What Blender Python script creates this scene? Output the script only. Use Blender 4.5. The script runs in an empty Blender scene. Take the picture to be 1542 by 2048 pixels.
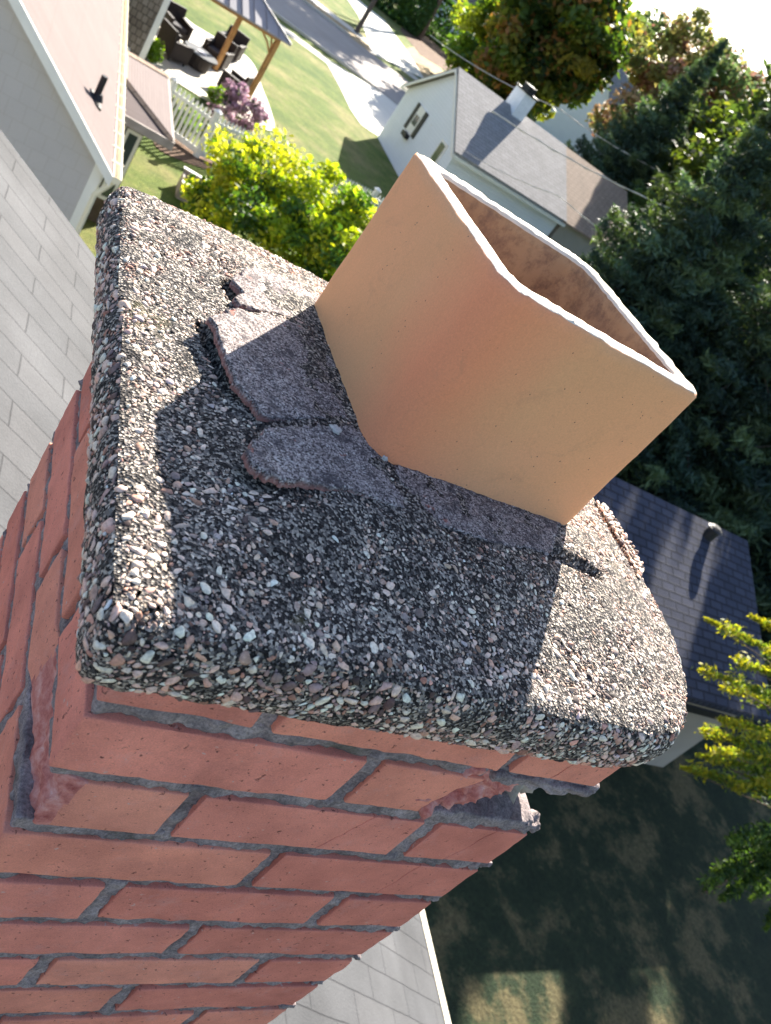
import bpy, math, random
import numpy as np
from mathutils import Matrix, Vector, noise as mnoise

scene = bpy.context.scene
COL = scene.collection
rng = np.random.default_rng(7)
random.seed(7)

# ------------------------------------------------------------------ camera
F_PX, CX, CY = 1630.0, 771.0, 1024.0            # focal length and centre in photograph pixels
CAM = np.array([-0.13677321, -0.26731508, 0.37761937])
ROT = np.array([[0.79761583, -0.20969180, 0.56554247],
                [0.29068758, -0.68791410, -0.66503753],
                [0.52849756, 0.69484065, -0.48773638]])   # rows: image right, image down, view direction
cam_data = bpy.data.cameras.new("camera")
cam = bpy.data.objects.new("camera", cam_data)
COL.objects.link(cam)
cam.matrix_world = Matrix((
    (ROT[0][0], -ROT[1][0], -ROT[2][0], CAM[0]),
    (ROT[0][1], -ROT[1][1], -ROT[2][1], CAM[1]),
    (ROT[0][2], -ROT[1][2], -ROT[2][2], CAM[2]),
    (0, 0, 0, 1)))
cam_data.sensor_fit = 'HORIZONTAL'
cam_data.sensor_width = 36.0
cam_data.lens = F_PX / 1542.0 * 36.0
cam_data.clip_start = 0.02
cam_data.clip_end = 2000.0
cam_data.dof.use_dof = True
cam_data.dof.focus_distance = 0.62
cam_data.dof.aperture_fstop = 20.0
scene.camera = cam

# ------------------------------------------------------------------ light
SUN_EL, SUN_AZ = 31.7, 57.3                    # degrees; azimuth counter-clockwise from +x
world = bpy.data.worlds.new("World")
scene.world = world
world.use_nodes = True
wn = world.node_tree
for n in list(wn.nodes):
    wn.nodes.remove(n)
sky = wn.nodes.new('ShaderNodeTexSky')
sky.sky_type = 'NISHITA'
sky.sun_disc = False
sky.sun_elevation = math.radians(SUN_EL)
sky.sun_rotation = math.radians(90.0 - SUN_AZ)
sky.air_density = 1.0
sky.dust_density = 1.2
sky.ozone_density = 2.0
bg = wn.nodes.new('ShaderNodeBackground')
bg.inputs['Strength'].default_value = 0.070
wo = wn.nodes.new('ShaderNodeOutputWorld')
wn.links.new(sky.outputs[0], bg.inputs[0])
wn.links.new(bg.outputs[0], wo.inputs[0])
sun_data = bpy.data.lights.new("sun", 'SUN')
sun_data.energy = 5.0
sun_data.angle = math.radians(0.53)
sun_data.color = (1.0, 0.93, 0.82)
sun = bpy.data.objects.new("sun", sun_data)
COL.objects.link(sun)
sd = Vector((math.cos(math.radians(SUN_EL)) * math.cos(math.radians(SUN_AZ)),
             math.cos(math.radians(SUN_EL)) * math.sin(math.radians(SUN_AZ)),
             math.sin(math.radians(SUN_EL))))
sun.rotation_euler = sd.to_track_quat('Z', 'Y').to_euler()
scene.view_settings.view_transform = 'Standard'
scene.view_settings.look = 'None'
scene.view_settings.gamma = 1.0
scene.view_settings.use_curve_mapping = False
scene.view_settings.exposure = 2.05
scene.cycles.max_bounces = 6
scene.cycles.transparent_max_bounces = 8
scene.cycles.use_denoising = True

# ------------------------------------------------------------------ surveying helpers (a pixel's sight line meets a real plane)
def ray(px, py):
    return ROT.T @ np.array([(px - CX) / F_PX, (py - CY) / F_PX, 1.0])

def at(px, py, ax, val):
    v = ray(px, py)
    return CAM + (val - CAM[ax]) / v[ax] * v

GS = 0.03                                       # the street side lies a little higher than the yard
def gz(x, y):
    return -7.62 + GS * (0.34 * x + 0.94 * y - 10)

def G(px, py, dz=0.0):
    v = ray(px, py)
    t = (gz(CAM[0], CAM[1]) + dz - CAM[2]) / (v[2] - GS * (0.34 * v[0] + 0.94 * v[1]))
    return CAM + t * v

def V(px, py, b):
    v = ray(px, py)
    s = ((b[0] - CAM[0]) * v[0] + (b[1] - CAM[1]) * v[1]) / (v[0] ** 2 + v[1] ** 2)
    return CAM[2] + s * v[2]

def polar(az, d, z=None):
    a = math.radians(az)
    x, y = CAM[0] + d * math.cos(a), CAM[1] + d * math.sin(a)
    return np.array([x, y, gz(x, y) if z is None else z])

# ------------------------------------------------------------------ materials
def srgb(r, g, b):
    f = lambda c: c / 12.92 if c <= 0.04045 else ((c + 0.055) / 1.055) ** 2.4
    return (f(r / 255), f(g / 255), f(b / 255))

class NT:
    def __init__(self, name):
        self.m = bpy.data.materials.new(name)
        self.m.use_nodes = True
        self.t = self.m.node_tree
        for n in list(self.t.nodes):
            self.t.nodes.remove(n)
        self.out = self.n('ShaderNodeOutputMaterial')
    def n(self, typ, **kw):
        nd = self.t.nodes.new(typ)
        for k, v in kw.items():
            if k.startswith('_'):
                setattr(nd, k[1:], v)
            else:
                key = int(k[1:]) if k[0] == 'i' and k[1:].isdigit() else k.replace('__', ' ')
                nd.inputs[key].default_value = v
        return nd
    def l(self, a, b):
        self.t.links.new(a, b)
    def ramp(self, fac, stops, interp='LINEAR'):
        r = self.n('ShaderNodeValToRGB')
        r.color_ramp.interpolation = interp
        el = r.color_ramp.elements
        while len(el) > 1:
            el.remove(el[-1])
        el[0].position, el[0].color = stops[0][0], (*stops[0][1], 1)
        for p, c in stops[1:]:
            e = el.new(p)
            e.color = (*c, 1)
        self.l(fac, r.inputs[0])
        return r.outputs[0]
    def mix(self, fac, a, b, mode='MIX'):
        m = self.n('ShaderNodeMix', _data_type='RGBA', _blend_type=mode)
        for sock, v in ((m.inputs[0], fac), (m.inputs[6], a), (m.inputs[7], b)):
            if isinstance(v, bpy.types.NodeSocket):
                self.l(v, sock)
            elif isinstance(v, (tuple, list)):
                sock.default_value = (*v, 1) if len(v) == 3 else v
            else:
                sock.default_value = v
        return m.outputs[2]
    def coord(self, which='Object'):
        if not hasattr(self, 'tc'):
            self.tc = self.n('ShaderNodeTexCoord')
        return self.tc.outputs[which]
    def noise(self, scale, detail=4, rough=0.6, vec=None, dist=0.0):
        nd = self.n('ShaderNodeTexNoise', Scale=scale, Detail=detail, Roughness=rough, Distortion=dist)
        self.l(vec if vec is not None else self.coord(), nd.inputs['Vector'])
        return nd.outputs['Fac']
    def finish(self, color, rough=0.85, bump=None, strength=0.4, dist=0.002, spec=0.3, metal=0.0):
        p = self.n('ShaderNodeBsdfPrincipled')
        if isinstance(color, bpy.types.NodeSocket):
            self.l(color, p.inputs['Base Color'])
        else:
            p.inputs['Base Color'].default_value = (*color, 1)
        if isinstance(rough, bpy.types.NodeSocket):
            self.l(rough, p.inputs['Roughness'])
        else:
            p.inputs['Roughness'].default_value = rough
        p.inputs['Specular IOR Level'].default_value = spec
        p.inputs['Metallic'].default_value = metal
        if bump is not None:
            b = self.n('ShaderNodeBump', Strength=strength, Distance=dist)
            self.l(bump, b.inputs['Height'])
            self.l(b.outputs[0], p.inputs['Normal'])
        self.l(p.outputs[0], self.out.inputs[0])
        return self.m

def mat_plain(name, col, rough=0.8, var=0.15, scale=3.0, bump=0.2, bdist=0.01, spec=0.3, metal=0.0):
    t = NT(name)
    n1 = t.noise(scale, 5)
    lo = tuple(c * (1 - var) for c in col)
    hi = tuple(min(1, c * (1 + var)) for c in col)
    c = t.ramp(n1, [(0.3, lo), (0.7, hi)])
    return t.finish(c, rough, t.noise(scale * 8, 4), bump, bdist, spec, metal)

def mat_shingle(name, c1, c2, cm, bw=0.3, rh=0.14, mortar=0.006, var=0.25, strength=0.5, mdist=0.01):
    t = NT(name)
    uv = t.coord('UV')
    br = t.n('ShaderNodeTexBrick', Scale=1.0)
    br.inputs['Color1'].default_value = (*c1, 1)
    br.inputs['Color2'].default_value = (*c2, 1)
    br.inputs['Mortar'].default_value = (*cm, 1)
    br.inputs['Mortar Size'].default_value = mortar
    br.inputs['Mortar Smooth'].default_value = 0.25
    br.inputs['Brick Width'].default_value = bw
    br.inputs['Row Height'].default_value = rh
    wob = t.n('ShaderNodeTexNoise', Scale=6.0, Detail=2.0)
    t.l(uv, wob.inputs['Vector'])
    add = t.n('ShaderNodeVectorMath', _operation='MULTIPLY_ADD')
    add.inputs[1].default_value = (0.012, 0.012, 0)
    t.l(wob.outputs['Color'], add.inputs[0])
    t.l(uv, add.inputs[2])
    t.l(add.outputs[0], br.inputs['Vector'])
    blotch = t.noise(1.3, 4, 0.6, uv)
    fine = t.noise(90, 3, 0.7, uv)
    c = t.mix(var, br.outputs['Color'], t.ramp(blotch, [(0.3, (0.25, 0.25, 0.25)), (0.7, (1, 1, 1))]), 'MULTIPLY')
    c = t.mix(0.35, c, t.ramp(fine, [(0.3, (0.45, 0.45, 0.45)), (0.7, (1.0, 1.0, 1.0))]), 'MULTIPLY')
    mh = t.n('ShaderNodeMath', _operation='MULTIPLY_ADD')
    mh.inputs[1].default_value = -1.0
    mh.inputs[2].default_value = 1.0
    t.l(br.outputs['Fac'], mh.inputs[0])
    s = t.n('ShaderNodeMath', _operation='MULTIPLY_ADD')
    s.inputs[1].default_value = 0.4
    t.l(fine, s.inputs[0])
    t.l(mh.outputs[0], s.inputs[2])
    return t.finish(c, 0.9, s.outputs[0], strength, mdist)

def mat_leaf(name, transl=0.45, tint=(1.5, 1.6, 0.5)):
    t = NT(name)
    a = t.n('ShaderNodeAttribute', _attribute_name='Col')
    n1 = t.noise(9.0, 3)
    c = t.mix(0.6, a.outputs['Color'], t.ramp(n1, [(0.3, (0.5, 0.5, 0.5)), (0.7, (1.15, 1.15, 1.15))]), 'MULTIPLY')
    p = t.n('ShaderNodeBsdfPrincipled', Roughness=0.55)
    p.inputs['Specular IOR Level'].default_value = 0.35
    t.l(c, p.inputs['Base Color'])
    tr = t.n('ShaderNodeBsdfTranslucent')
    c2 = t.mix(1.0, c, tint, 'MULTIPLY')
    t.l(c2, tr.inputs['Color'])
    mx = t.n('ShaderNodeMixShader')
    mx.inputs[0].default_value = transl
    t.l(p.outputs[0], mx.inputs[1])
    t.l(tr.outputs[0], mx.inputs[2])
    t.l(mx.outputs[0], t.out.inputs[0])
    return t.m

def mat_stone():
    t = NT('aggregate_pebble')
    a = t.n('ShaderNodeAttribute', _attribute_name='Col')
    n1 = t.noise(420, 4, 0.65)
    n2 = t.noise(60, 3)
    c = t.mix(0.75, a.outputs['Color'], t.ramp(n1, [(0.3, (0.45, 0.43, 0.42)), (0.62, (1.1, 1.08, 1.05))]), 'MULTIPLY')
    c = t.mix(t.ramp(n2, [(0.60, (0, 0, 0)), (0.72, (0.35, 0.35, 0.35))]), c, (0.07, 0.06, 0.045))
    return t.finish(c, 0.75, n1, 0.35, 0.0006, 0.35)

def mat_matrix():
    t = NT('concrete_matrix')
    v = t.n('ShaderNodeTexVoronoi', Scale=620.0, Randomness=1.0)
    t.l(t.coord(), v.inputs['Vector'])
    sep = t.n('ShaderNodeSeparateColor')
    t.l(v.outputs['Color'], sep.inputs[0])
    grain = t.ramp(sep.outputs[0], [(0.0, (0.02, 0.017, 0.017)), (0.35, (0.07, 0.062, 0.06)), (0.58, (0.20, 0.18, 0.165)),
                                    (0.75, (0.42, 0.37, 0.32)), (0.92, (0.6, 0.54, 0.47))], 'CONSTANT')
    n2 = t.noise(28, 4)
    c = t.mix(0.8, grain, t.ramp(n2, [(0.35, (0.45, 0.43, 0.4)), (0.65, (1.15, 1.1, 1.05))]), 'MULTIPLY')
    moss = t.noise(16, 4)
    c = t.mix(t.ramp(moss, [(0.64, (0, 0, 0)), (0.74, (0.5, 0.5, 0.5))]), c, (0.11, 0.095, 0.03))
    return t.finish(c, 0.92, v.outputs['Distance'], 0.9, 0.0016)

def mat_wash():
    t = NT('mortar_wash')
    v = t.n('ShaderNodeTexVoronoi', Scale=900.0, Randomness=1.0)
    t.l(t.coord(), v.inputs['Vector'])
    sep = t.n('ShaderNodeSeparateColor')
    t.l(v.outputs['Color'], sep.inputs[0])
    grain = t.ramp(sep.outputs[0], [(0.0, (0.07, 0.055, 0.055)), (0.2, (0.20, 0.165, 0.16)), (0.5, (0.40, 0.34, 0.32)), (0.8, (0.52, 0.45, 0.41)), (0.94, (0.68, 0.62, 0.56))], 'CONSTANT')
    f1 = t.noise(300, 5, 0.75)
    f2 = t.noise(60, 6, 0.8)
    c = t.mix(0.8, grain, t.ramp(f1, [(0.36, (0.3, 0.28, 0.28)), (0.52, (1.0, 1.0, 1.0))]), 'MULTIPLY')
    c = t.mix(t.ramp(f2, [(0.50, (0, 0, 0)), (0.60, (0.8, 0.8, 0.8))]), c, (0.06, 0.05, 0.055))
    c = t.mix(t.ramp(t.noise(55, 3), [(0.68, (0, 0, 0)), (0.73, (0.7, 0.7, 0.7))]), c, (0.40, 0.13, 0.09))
    g = t.n('ShaderNodeNewGeometry')
    sx = t.n('ShaderNodeSeparateXYZ')
    t.l(g.outputs['Normal'], sx.inputs[0])
    edge = t.ramp(sx.outputs[2], [(0.2, (0.8, 0.8, 0.8)), (0.6, (0, 0, 0))])     # the broken edge is fresh, reddish mortar
    c = t.mix(edge, c, (0.36, 0.16, 0.13))
    return t.finish(c, 0.95, f1, 0.9, 0.0012)

def mat_brick():
    t = NT('red_brick')
    a = t.n('ShaderNodeAttribute', _attribute_name='Col')
    n1 = t.noise(14, 5, 0.65)
    n2 = t.noise(220, 4, 0.7)
    base = t.mix(0.8, a.outputs['Color'], t.ramp(n1, [(0.3, (0.68, 0.64, 0.66)), (0.7, (1.15, 1.15, 1.15))]), 'MULTIPLY')
    sand = t.noise(900, 3, 0.8)
    base = t.mix(0.5, base, t.ramp(sand, [(0.3, (0.6, 0.55, 0.55)), (0.7, (1.25, 1.2, 1.2))]), 'MULTIPLY')
    pits = t.ramp(t.noise(190, 3, 0.6), [(0.29, (0.9, 0.9, 0.9)), (0.37, (0, 0, 0))])
    base = t.mix(pits, base, (0.12, 0.045, 0.035))
    spots = t.ramp(t.noise(170, 2, 0.5), [(0.70, (0, 0, 0)), (0.74, (0.7, 0.7, 0.7))])
    base = t.mix(spots, base, (0.6, 0.42, 0.36))
    bloom = t.ramp(t.noise(24, 6, 0.8), [(0.55, (0, 0, 0)), (0.75, (0.3, 0.3, 0.3))])
    base = t.mix(bloom, base, (0.62, 0.40, 0.38))
    stain = t.ramp(t.noise(11, 6, 0.8), [(0.56, (0, 0, 0)), (0.8, (0.45, 0.45, 0.45))])
    base = t.mix(stain, base, (0.24, 0.10, 0.08))
    sep = t.n('ShaderNodeSeparateColor')
    return t.finish(base, 0.92, sand, 0.5, 0.0006, 0.2)

def mat_spall():
    t = NT('spalled_brick')
    n1 = t.noise(70, 5, 0.7)
    n2 = t.noise(300, 4, 0.7)
    c = t.ramp(n1, [(0.3, (0.32, 0.08, 0.07)), (0.48, (0.58, 0.21, 0.17)), (0.64, (0.70, 0.36, 0.31)), (0.76, (0.8, 0.62, 0.58))])
    return t.finish(c, 0.95, n2, 0.9, 0.002)

def mat_mortar():
    t = NT('mortar')
    n1 = t.noise(35, 5, 0.7)
    n2 = t.noise(420, 4, 0.75)
    c = t.ramp(n1, [(0.3, (0.13, 0.105, 0.105)), (0.5, (0.28, 0.235, 0.23)), (0.72, (0.46, 0.385, 0.37))])
    c = t.mix(0.8, c, t.ramp(n2, [(0.35, (0.45, 0.45, 0.45)), (0.65, (1.35, 1.32, 1.3))]), 'MULTIPLY')
    c = t.mix(t.ramp(t.noise(19, 3), [(0.62, (0, 0, 0)), (0.72, (0.45, 0.45, 0.45))]), c, (0.07, 0.075, 0.04))
    return t.finish(c, 0.95, n2, 0.9, 0.0016)

def mat_clay(name, inner=False):
    t = NT(name)
    n1 = t.noise(6, 4, 0.55)
    n2 = t.noise(500, 3, 0.7)
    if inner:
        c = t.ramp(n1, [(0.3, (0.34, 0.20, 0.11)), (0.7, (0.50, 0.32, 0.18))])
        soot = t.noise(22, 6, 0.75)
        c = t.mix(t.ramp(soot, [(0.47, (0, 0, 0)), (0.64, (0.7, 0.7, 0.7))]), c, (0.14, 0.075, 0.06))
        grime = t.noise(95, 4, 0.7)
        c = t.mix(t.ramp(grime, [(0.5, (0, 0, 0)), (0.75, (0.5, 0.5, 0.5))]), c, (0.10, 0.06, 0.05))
    else:
        c = t.ramp(n1, [(0.28, (0.78, 0.395, 0.19)), (0.5, (0.84, 0.41, 0.20)), (0.75, (0.90, 0.42, 0.215))])
        dots = t.n('ShaderNodeTexVoronoi', Scale=230.0, Randomness=1.0)
        t.l(t.coord(), dots.inputs['Vector'])
        sp = t.n('ShaderNodeSeparateColor')
        t.l(dots.outputs['Color'], sp.inputs[0])
        few = t.n('ShaderNodeMath', _operation='GREATER_THAN')
        few.inputs[1].default_value = 0.88
        t.l(sp.outputs[0], few.inputs[0])
        near = t.n('ShaderNodeMath', _operation='LESS_THAN')
        near.inputs[1].default_value = 0.12
        t.l(dots.outputs['Distance'], near.inputs[0])
        mul = t.n('ShaderNodeMath', _operation='MULTIPLY')
        t.l(few.outputs[0], mul.inputs[0])
        t.l(near.outputs[0], mul.inputs[1])
        c = t.mix(mul.outputs[0], c, (0.13, 0.06, 0.035))
        # lens flare's orange glow, painted into the clay down the nearest arris
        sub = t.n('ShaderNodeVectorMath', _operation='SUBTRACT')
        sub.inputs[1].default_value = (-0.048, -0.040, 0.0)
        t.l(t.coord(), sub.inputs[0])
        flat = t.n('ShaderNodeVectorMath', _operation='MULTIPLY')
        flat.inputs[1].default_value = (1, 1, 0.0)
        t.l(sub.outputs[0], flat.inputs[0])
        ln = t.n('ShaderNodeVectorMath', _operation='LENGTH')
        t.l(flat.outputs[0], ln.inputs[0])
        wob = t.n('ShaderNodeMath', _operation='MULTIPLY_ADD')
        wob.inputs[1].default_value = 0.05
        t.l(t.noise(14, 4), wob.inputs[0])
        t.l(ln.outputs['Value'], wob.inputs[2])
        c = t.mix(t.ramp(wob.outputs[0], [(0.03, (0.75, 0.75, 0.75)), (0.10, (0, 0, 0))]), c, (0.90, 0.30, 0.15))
        streak = t.noise(18, 6, 0.75, dist=1.5)
        c = t.mix(t.ramp(streak, [(0.55, (0, 0, 0)), (0.75, (0.28, 0.28, 0.28))]), c, (0.42, 0.22, 0.13))
        grainy = t.noise(700, 3, 0.8)
        c = t.mix(0.4, c, t.ramp(grainy, [(0.3, (0.75, 0.7, 0.68)), (0.7, (1.15, 1.12, 1.1))]), 'MULTIPLY')
    return t.finish(c, 0.8, n2, 0.25, 0.0005, 0.3)

def mat_grass(name='lawn_grass', dry=0.5):
    t = NT(name)
    n1 = t.noise(0.35, 6, 0.65)
    n2 = t.noise(14, 5, 0.8)
    n3 = t.noise(2.2, 5, 0.8)
    c = t.ramp(n1, [(0.36, (0.075, 0.13, 0.016)), (0.48, (0.13, 0.175, 0.03)), (0.62, (0.24, 0.225, 0.085))])
    c = t.mix(0.8, c, t.ramp(n2, [(0.3, (0.35, 0.38, 0.3)), (0.7, (1.4, 1.35, 1.3))]), 'MULTIPLY')
    c = t.mix(0.6, c, t.ramp(n3, [(0.35, (0.5, 0.58, 0.45)), (0.65, (1.25, 1.2, 1.15))]), 'MULTIPLY')
    return t.finish(c, 0.95, n2, 1.0, 0.06)

M = {}
M['stone'] = mat_stone()
M['rim'] = mat_plain('flue_rim_clay_painted_sun', (0.72, 0.62, 0.50), 0.85, 0.12, 60, 0.5, 0.001)  # sunlit white of the rim painted in as a paler clay
M['matrix'] = mat_matrix()
M['wash'] = mat_wash()
M['brick'] = mat_brick()
M['spall'] = mat_spall()
M['mortar'] = mat_mortar()
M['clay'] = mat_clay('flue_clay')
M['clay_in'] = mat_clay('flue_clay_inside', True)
M['leaf'] = mat_leaf('broad_leaf', 0.5)
M['needle'] = mat_leaf('conifer_needle', 0.32)
M['petal'] = mat_leaf('petal', 0.4, (1.2, 1.15, 1.2))
M['bark'] = mat_plain('bark', (0.11, 0.08, 0.06), 0.95, 0.4, 6, 0.8, 0.03)
M['grass'] = mat_grass()
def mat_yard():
    t = NT('yard_painted_shade')  # tree shade painted in as a much darker ground colour
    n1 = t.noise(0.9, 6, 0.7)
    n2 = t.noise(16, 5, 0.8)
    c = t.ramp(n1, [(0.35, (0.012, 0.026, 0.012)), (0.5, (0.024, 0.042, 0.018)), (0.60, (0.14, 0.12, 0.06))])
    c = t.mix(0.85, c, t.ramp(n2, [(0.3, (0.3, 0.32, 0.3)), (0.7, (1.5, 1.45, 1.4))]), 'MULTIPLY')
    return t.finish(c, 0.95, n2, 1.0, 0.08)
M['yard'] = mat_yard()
M['asphalt'] = mat_plain('old_asphalt', (0.30, 0.265, 0.24), 0.9, 0.12, 0.6, 0.3, 0.01)
M['concrete'] = mat_plain('pale_concrete', (0.62, 0.58, 0.5), 0.85, 0.08, 0.8, 0.3, 0.008)
M['walk'] = mat_plain('sidewalk_concrete', (0.5, 0.46, 0.39), 0.85, 0.1, 0.8, 0.3, 0.008)
M['mulch'] = mat_plain('bark_mulch', (0.16, 0.10, 0.065), 0.95, 0.45, 7, 1.0, 0.05)
M['leaves_ground'] = mat_plain('leaf_litter_strip', (0.33, 0.24, 0.13), 0.95, 0.35, 2.5, 0.6, 0.03)
M['roof_near'] = mat_shingle('pale_grey_shingle', (0.105, 0.107, 0.113), (0.12, 0.12, 0.125), (0.055, 0.055, 0.06), 0.40, 0.125, 0.003, 0.7, 0.8, 0.008)
M['roof_beige'] = mat_shingle('beige_shingle', (0.165, 0.127, 0.121), (0.185, 0.143, 0.136), (0.135, 0.103, 0.097), 1.2, 0.07, 0.012, 0.15)
M['roof_brown'] = mat_shingle('brown_shingle', (0.25, 0.205, 0.175), (0.32, 0.26, 0.22), (0.12, 0.10, 0.085), 0.35, 0.2, 0.02, 0.3)
M['roof_grey'] = mat_shingle('grey_shingle', (0.30, 0.285, 0.275), (0.36, 0.34, 0.33), (0.22, 0.205, 0.20), 0.5, 0.18, 0.02, 0.25)
M['roof_tan'] = mat_shingle('tan_shingle', (0.33, 0.235, 0.17), (0.39, 0.28, 0.205), (0.22, 0.155, 0.11), 0.35, 0.18, 0.02, 0.25)
M['roof_slate'] = mat_shingle('dark_blue_grey_shingle', (0.045, 0.05, 0.08), (0.065, 0.07, 0.105), (0.02, 0.022, 0.035), 0.35, 0.16, 0.02, 0.35)
M['shake_wall'] = mat_shingle('brown_shake_siding', (0.25, 0.20, 0.16), (0.36, 0.30, 0.25), (0.07, 0.055, 0.045), 0.16, 0.2, 0.010, 0.5, 0.9, 0.03)
M['siding'] = mat_shingle('cream_shake_siding', (0.53, 0.495, 0.485), (0.54, 0.505, 0.495), (0.50, 0.455, 0.435), 0.24, 0.26, 0.007, 0.08, 0.25, 0.004)
M['white_siding'] = mat_shingle('white_lap_siding', (0.80, 0.83, 0.88), (0.82, 0.85, 0.90), (0.68, 0.71, 0.78), 30.0, 0.13, 0.008, 0.06, 0.3, 0.006)
M['tan_wall'] = mat_plain('taupe_painted_wall', (0.36, 0.32, 0.27), 0.8, 0.08, 1.2, 0.15)
M['trim'] = mat_plain('white_trim', (0.75, 0.73, 0.68), 0.55, 0.05, 3, 0.05)
M['cream'] = mat_plain('cream_metal', (0.75, 0.68, 0.52), 0.45, 0.06, 3, 0.05, spec=0.5)
M['vinyl'] = mat_plain('white_vinyl', (0.78, 0.77, 0.72), 0.45, 0.06, 3, 0.05, spec=0.5)
M['glass'] = mat_plain('dark_window_glass', (0.05, 0.065, 0.065), 0.12, 0.2, 0.6, 0.0, spec=0.8)
M['black'] = mat_plain('black_paint', (0.018, 0.018, 0.02), 0.5, 0.2, 4, 0.1)
M['wicker'] = mat_plain('dark_wicker', (0.03, 0.022, 0.02), 0.6, 0.5, 30, 0.8, 0.02)
M['cushion'] = mat_plain('charcoal_cushion', (0.05, 0.045, 0.05), 0.85, 0.2, 6, 0.3)
M['wood'] = mat_plain('cedar_post', (0.42, 0.22, 0.08), 0.75, 0.25, 5, 0.3)
M['metal_roof'] = mat_plain('grey_metal_roof', (0.30, 0.28, 0.30), 0.45, 0.08, 1.5, 0.1, spec=0.5, metal=0.2)
M['pole'] = mat_plain('weathered_pole_wood', (0.10, 0.08, 0.065), 0.9, 0.3, 4, 0.5)
M['cable'] = mat_plain('aluminium_cable', (0.55, 0.5, 0.45), 0.5, 0.1, 8, 0.1, spec=0.5)
M['grey_board'] = mat_plain('weathered_grey_board', (0.33, 0.29, 0.26), 0.85, 0.2, 5, 0.4)
M['paint_white_brick'] = mat_plain('white_painted_chimney', (0.75, 0.77, 0.8), 0.8, 0.08, 5, 0.4)
M['pale_mortar'] = mat_plain('pale_mortar', (0.40, 0.36, 0.31), 0.95, 0.25, 60, 0.9, 0.002)
M['lichen'] = mat_plain('pale_lichen', (0.66, 0.62, 0.58), 0.95, 0.35, 300, 0.9, 0.001)

# ------------------------------------------------------------------ object helpers
def tag(o, label=None, cat=None, group=None, kind=None):
    if label: o['label'] = label
    if cat: o['category'] = cat
    if group: o['group'] = group
    if kind: o['kind'] = kind
    return o

def empty(name, loc, label, cat, group=None):
    o = bpy.data.objects.new(name, None)
    COL.objects.link(o)
    o.location = Vector([float(c) for c in loc])
    return tag(o, label, cat, group)

def fast_mesh(name, verts, faces, mats, parent=None, col=None, uv=None, smooth=False, midx=None):
    """verts (n,3) world coordinates; faces an (m,k) array or a list of such arrays."""
    if not isinstance(faces, list):
        faces = [faces]
    faces = [np.asarray(f, dtype=np.int32) for f in faces if len(f)]
    verts = np.asarray(verts, dtype=np.float32)
    org = np.zeros(3)
    if parent is not None:
        p = parent
        while p is not None:
            org = org + np.array(p.location)
            p = p.parent
    else:
        org = np.array([verts[:, 0].mean(), verts[:, 1].mean(), verts[:, 2].min()])
    me = bpy.data.meshes.new(name)
    me.vertices.add(len(verts))
    me.vertices.foreach_set('co', (verts - org).astype(np.float32).ravel())
    loops = np.concatenate([f.ravel() for f in faces])
    counts = np.concatenate([np.full(len(f), f.shape[1], np.int32) for f in faces])
    me.loops.add(len(loops))
    me.loops.foreach_set('vertex_index', loops)
    me.polygons.add(len(counts))
    me.polygons.foreach_set('loop_start', np.concatenate([[0], np.cumsum(counts)[:-1]]).astype(np.int32))
    me.polygons.foreach_set('loop_total', counts)
    if smooth:
        me.polygons.foreach_set('use_smooth', np.ones(len(counts), bool))
    if midx is not None:
        me.polygons.foreach_set('material_index', np.asarray(midx, np.int32))
    if uv is not None:
        l = me.uv_layers.new(name='UVMap')
        l.data.foreach_set('uv', np.asarray(uv, np.float32)[loops].ravel() if len(uv) == len(verts) else np.asarray(uv, np.float32).ravel())
    if col is not None:
        a = me.color_attributes.new('Col', 'FLOAT_COLOR', 'POINT')
        c = np.ones((len(verts), 4), np.float32)
        c[:, :3] = col
        a.data.foreach_set('color', c.ravel())
    for m in (mats if isinstance(mats, (list, tuple)) else [mats]):
        me.materials.append(m)
    me.update()
    me.validate()
    o = bpy.data.objects.new(name, me)
    COL.objects.link(o)
    if parent is not None:
        o.parent = parent
    else:
        o.location = Vector(org.tolist())
    return o

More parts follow.
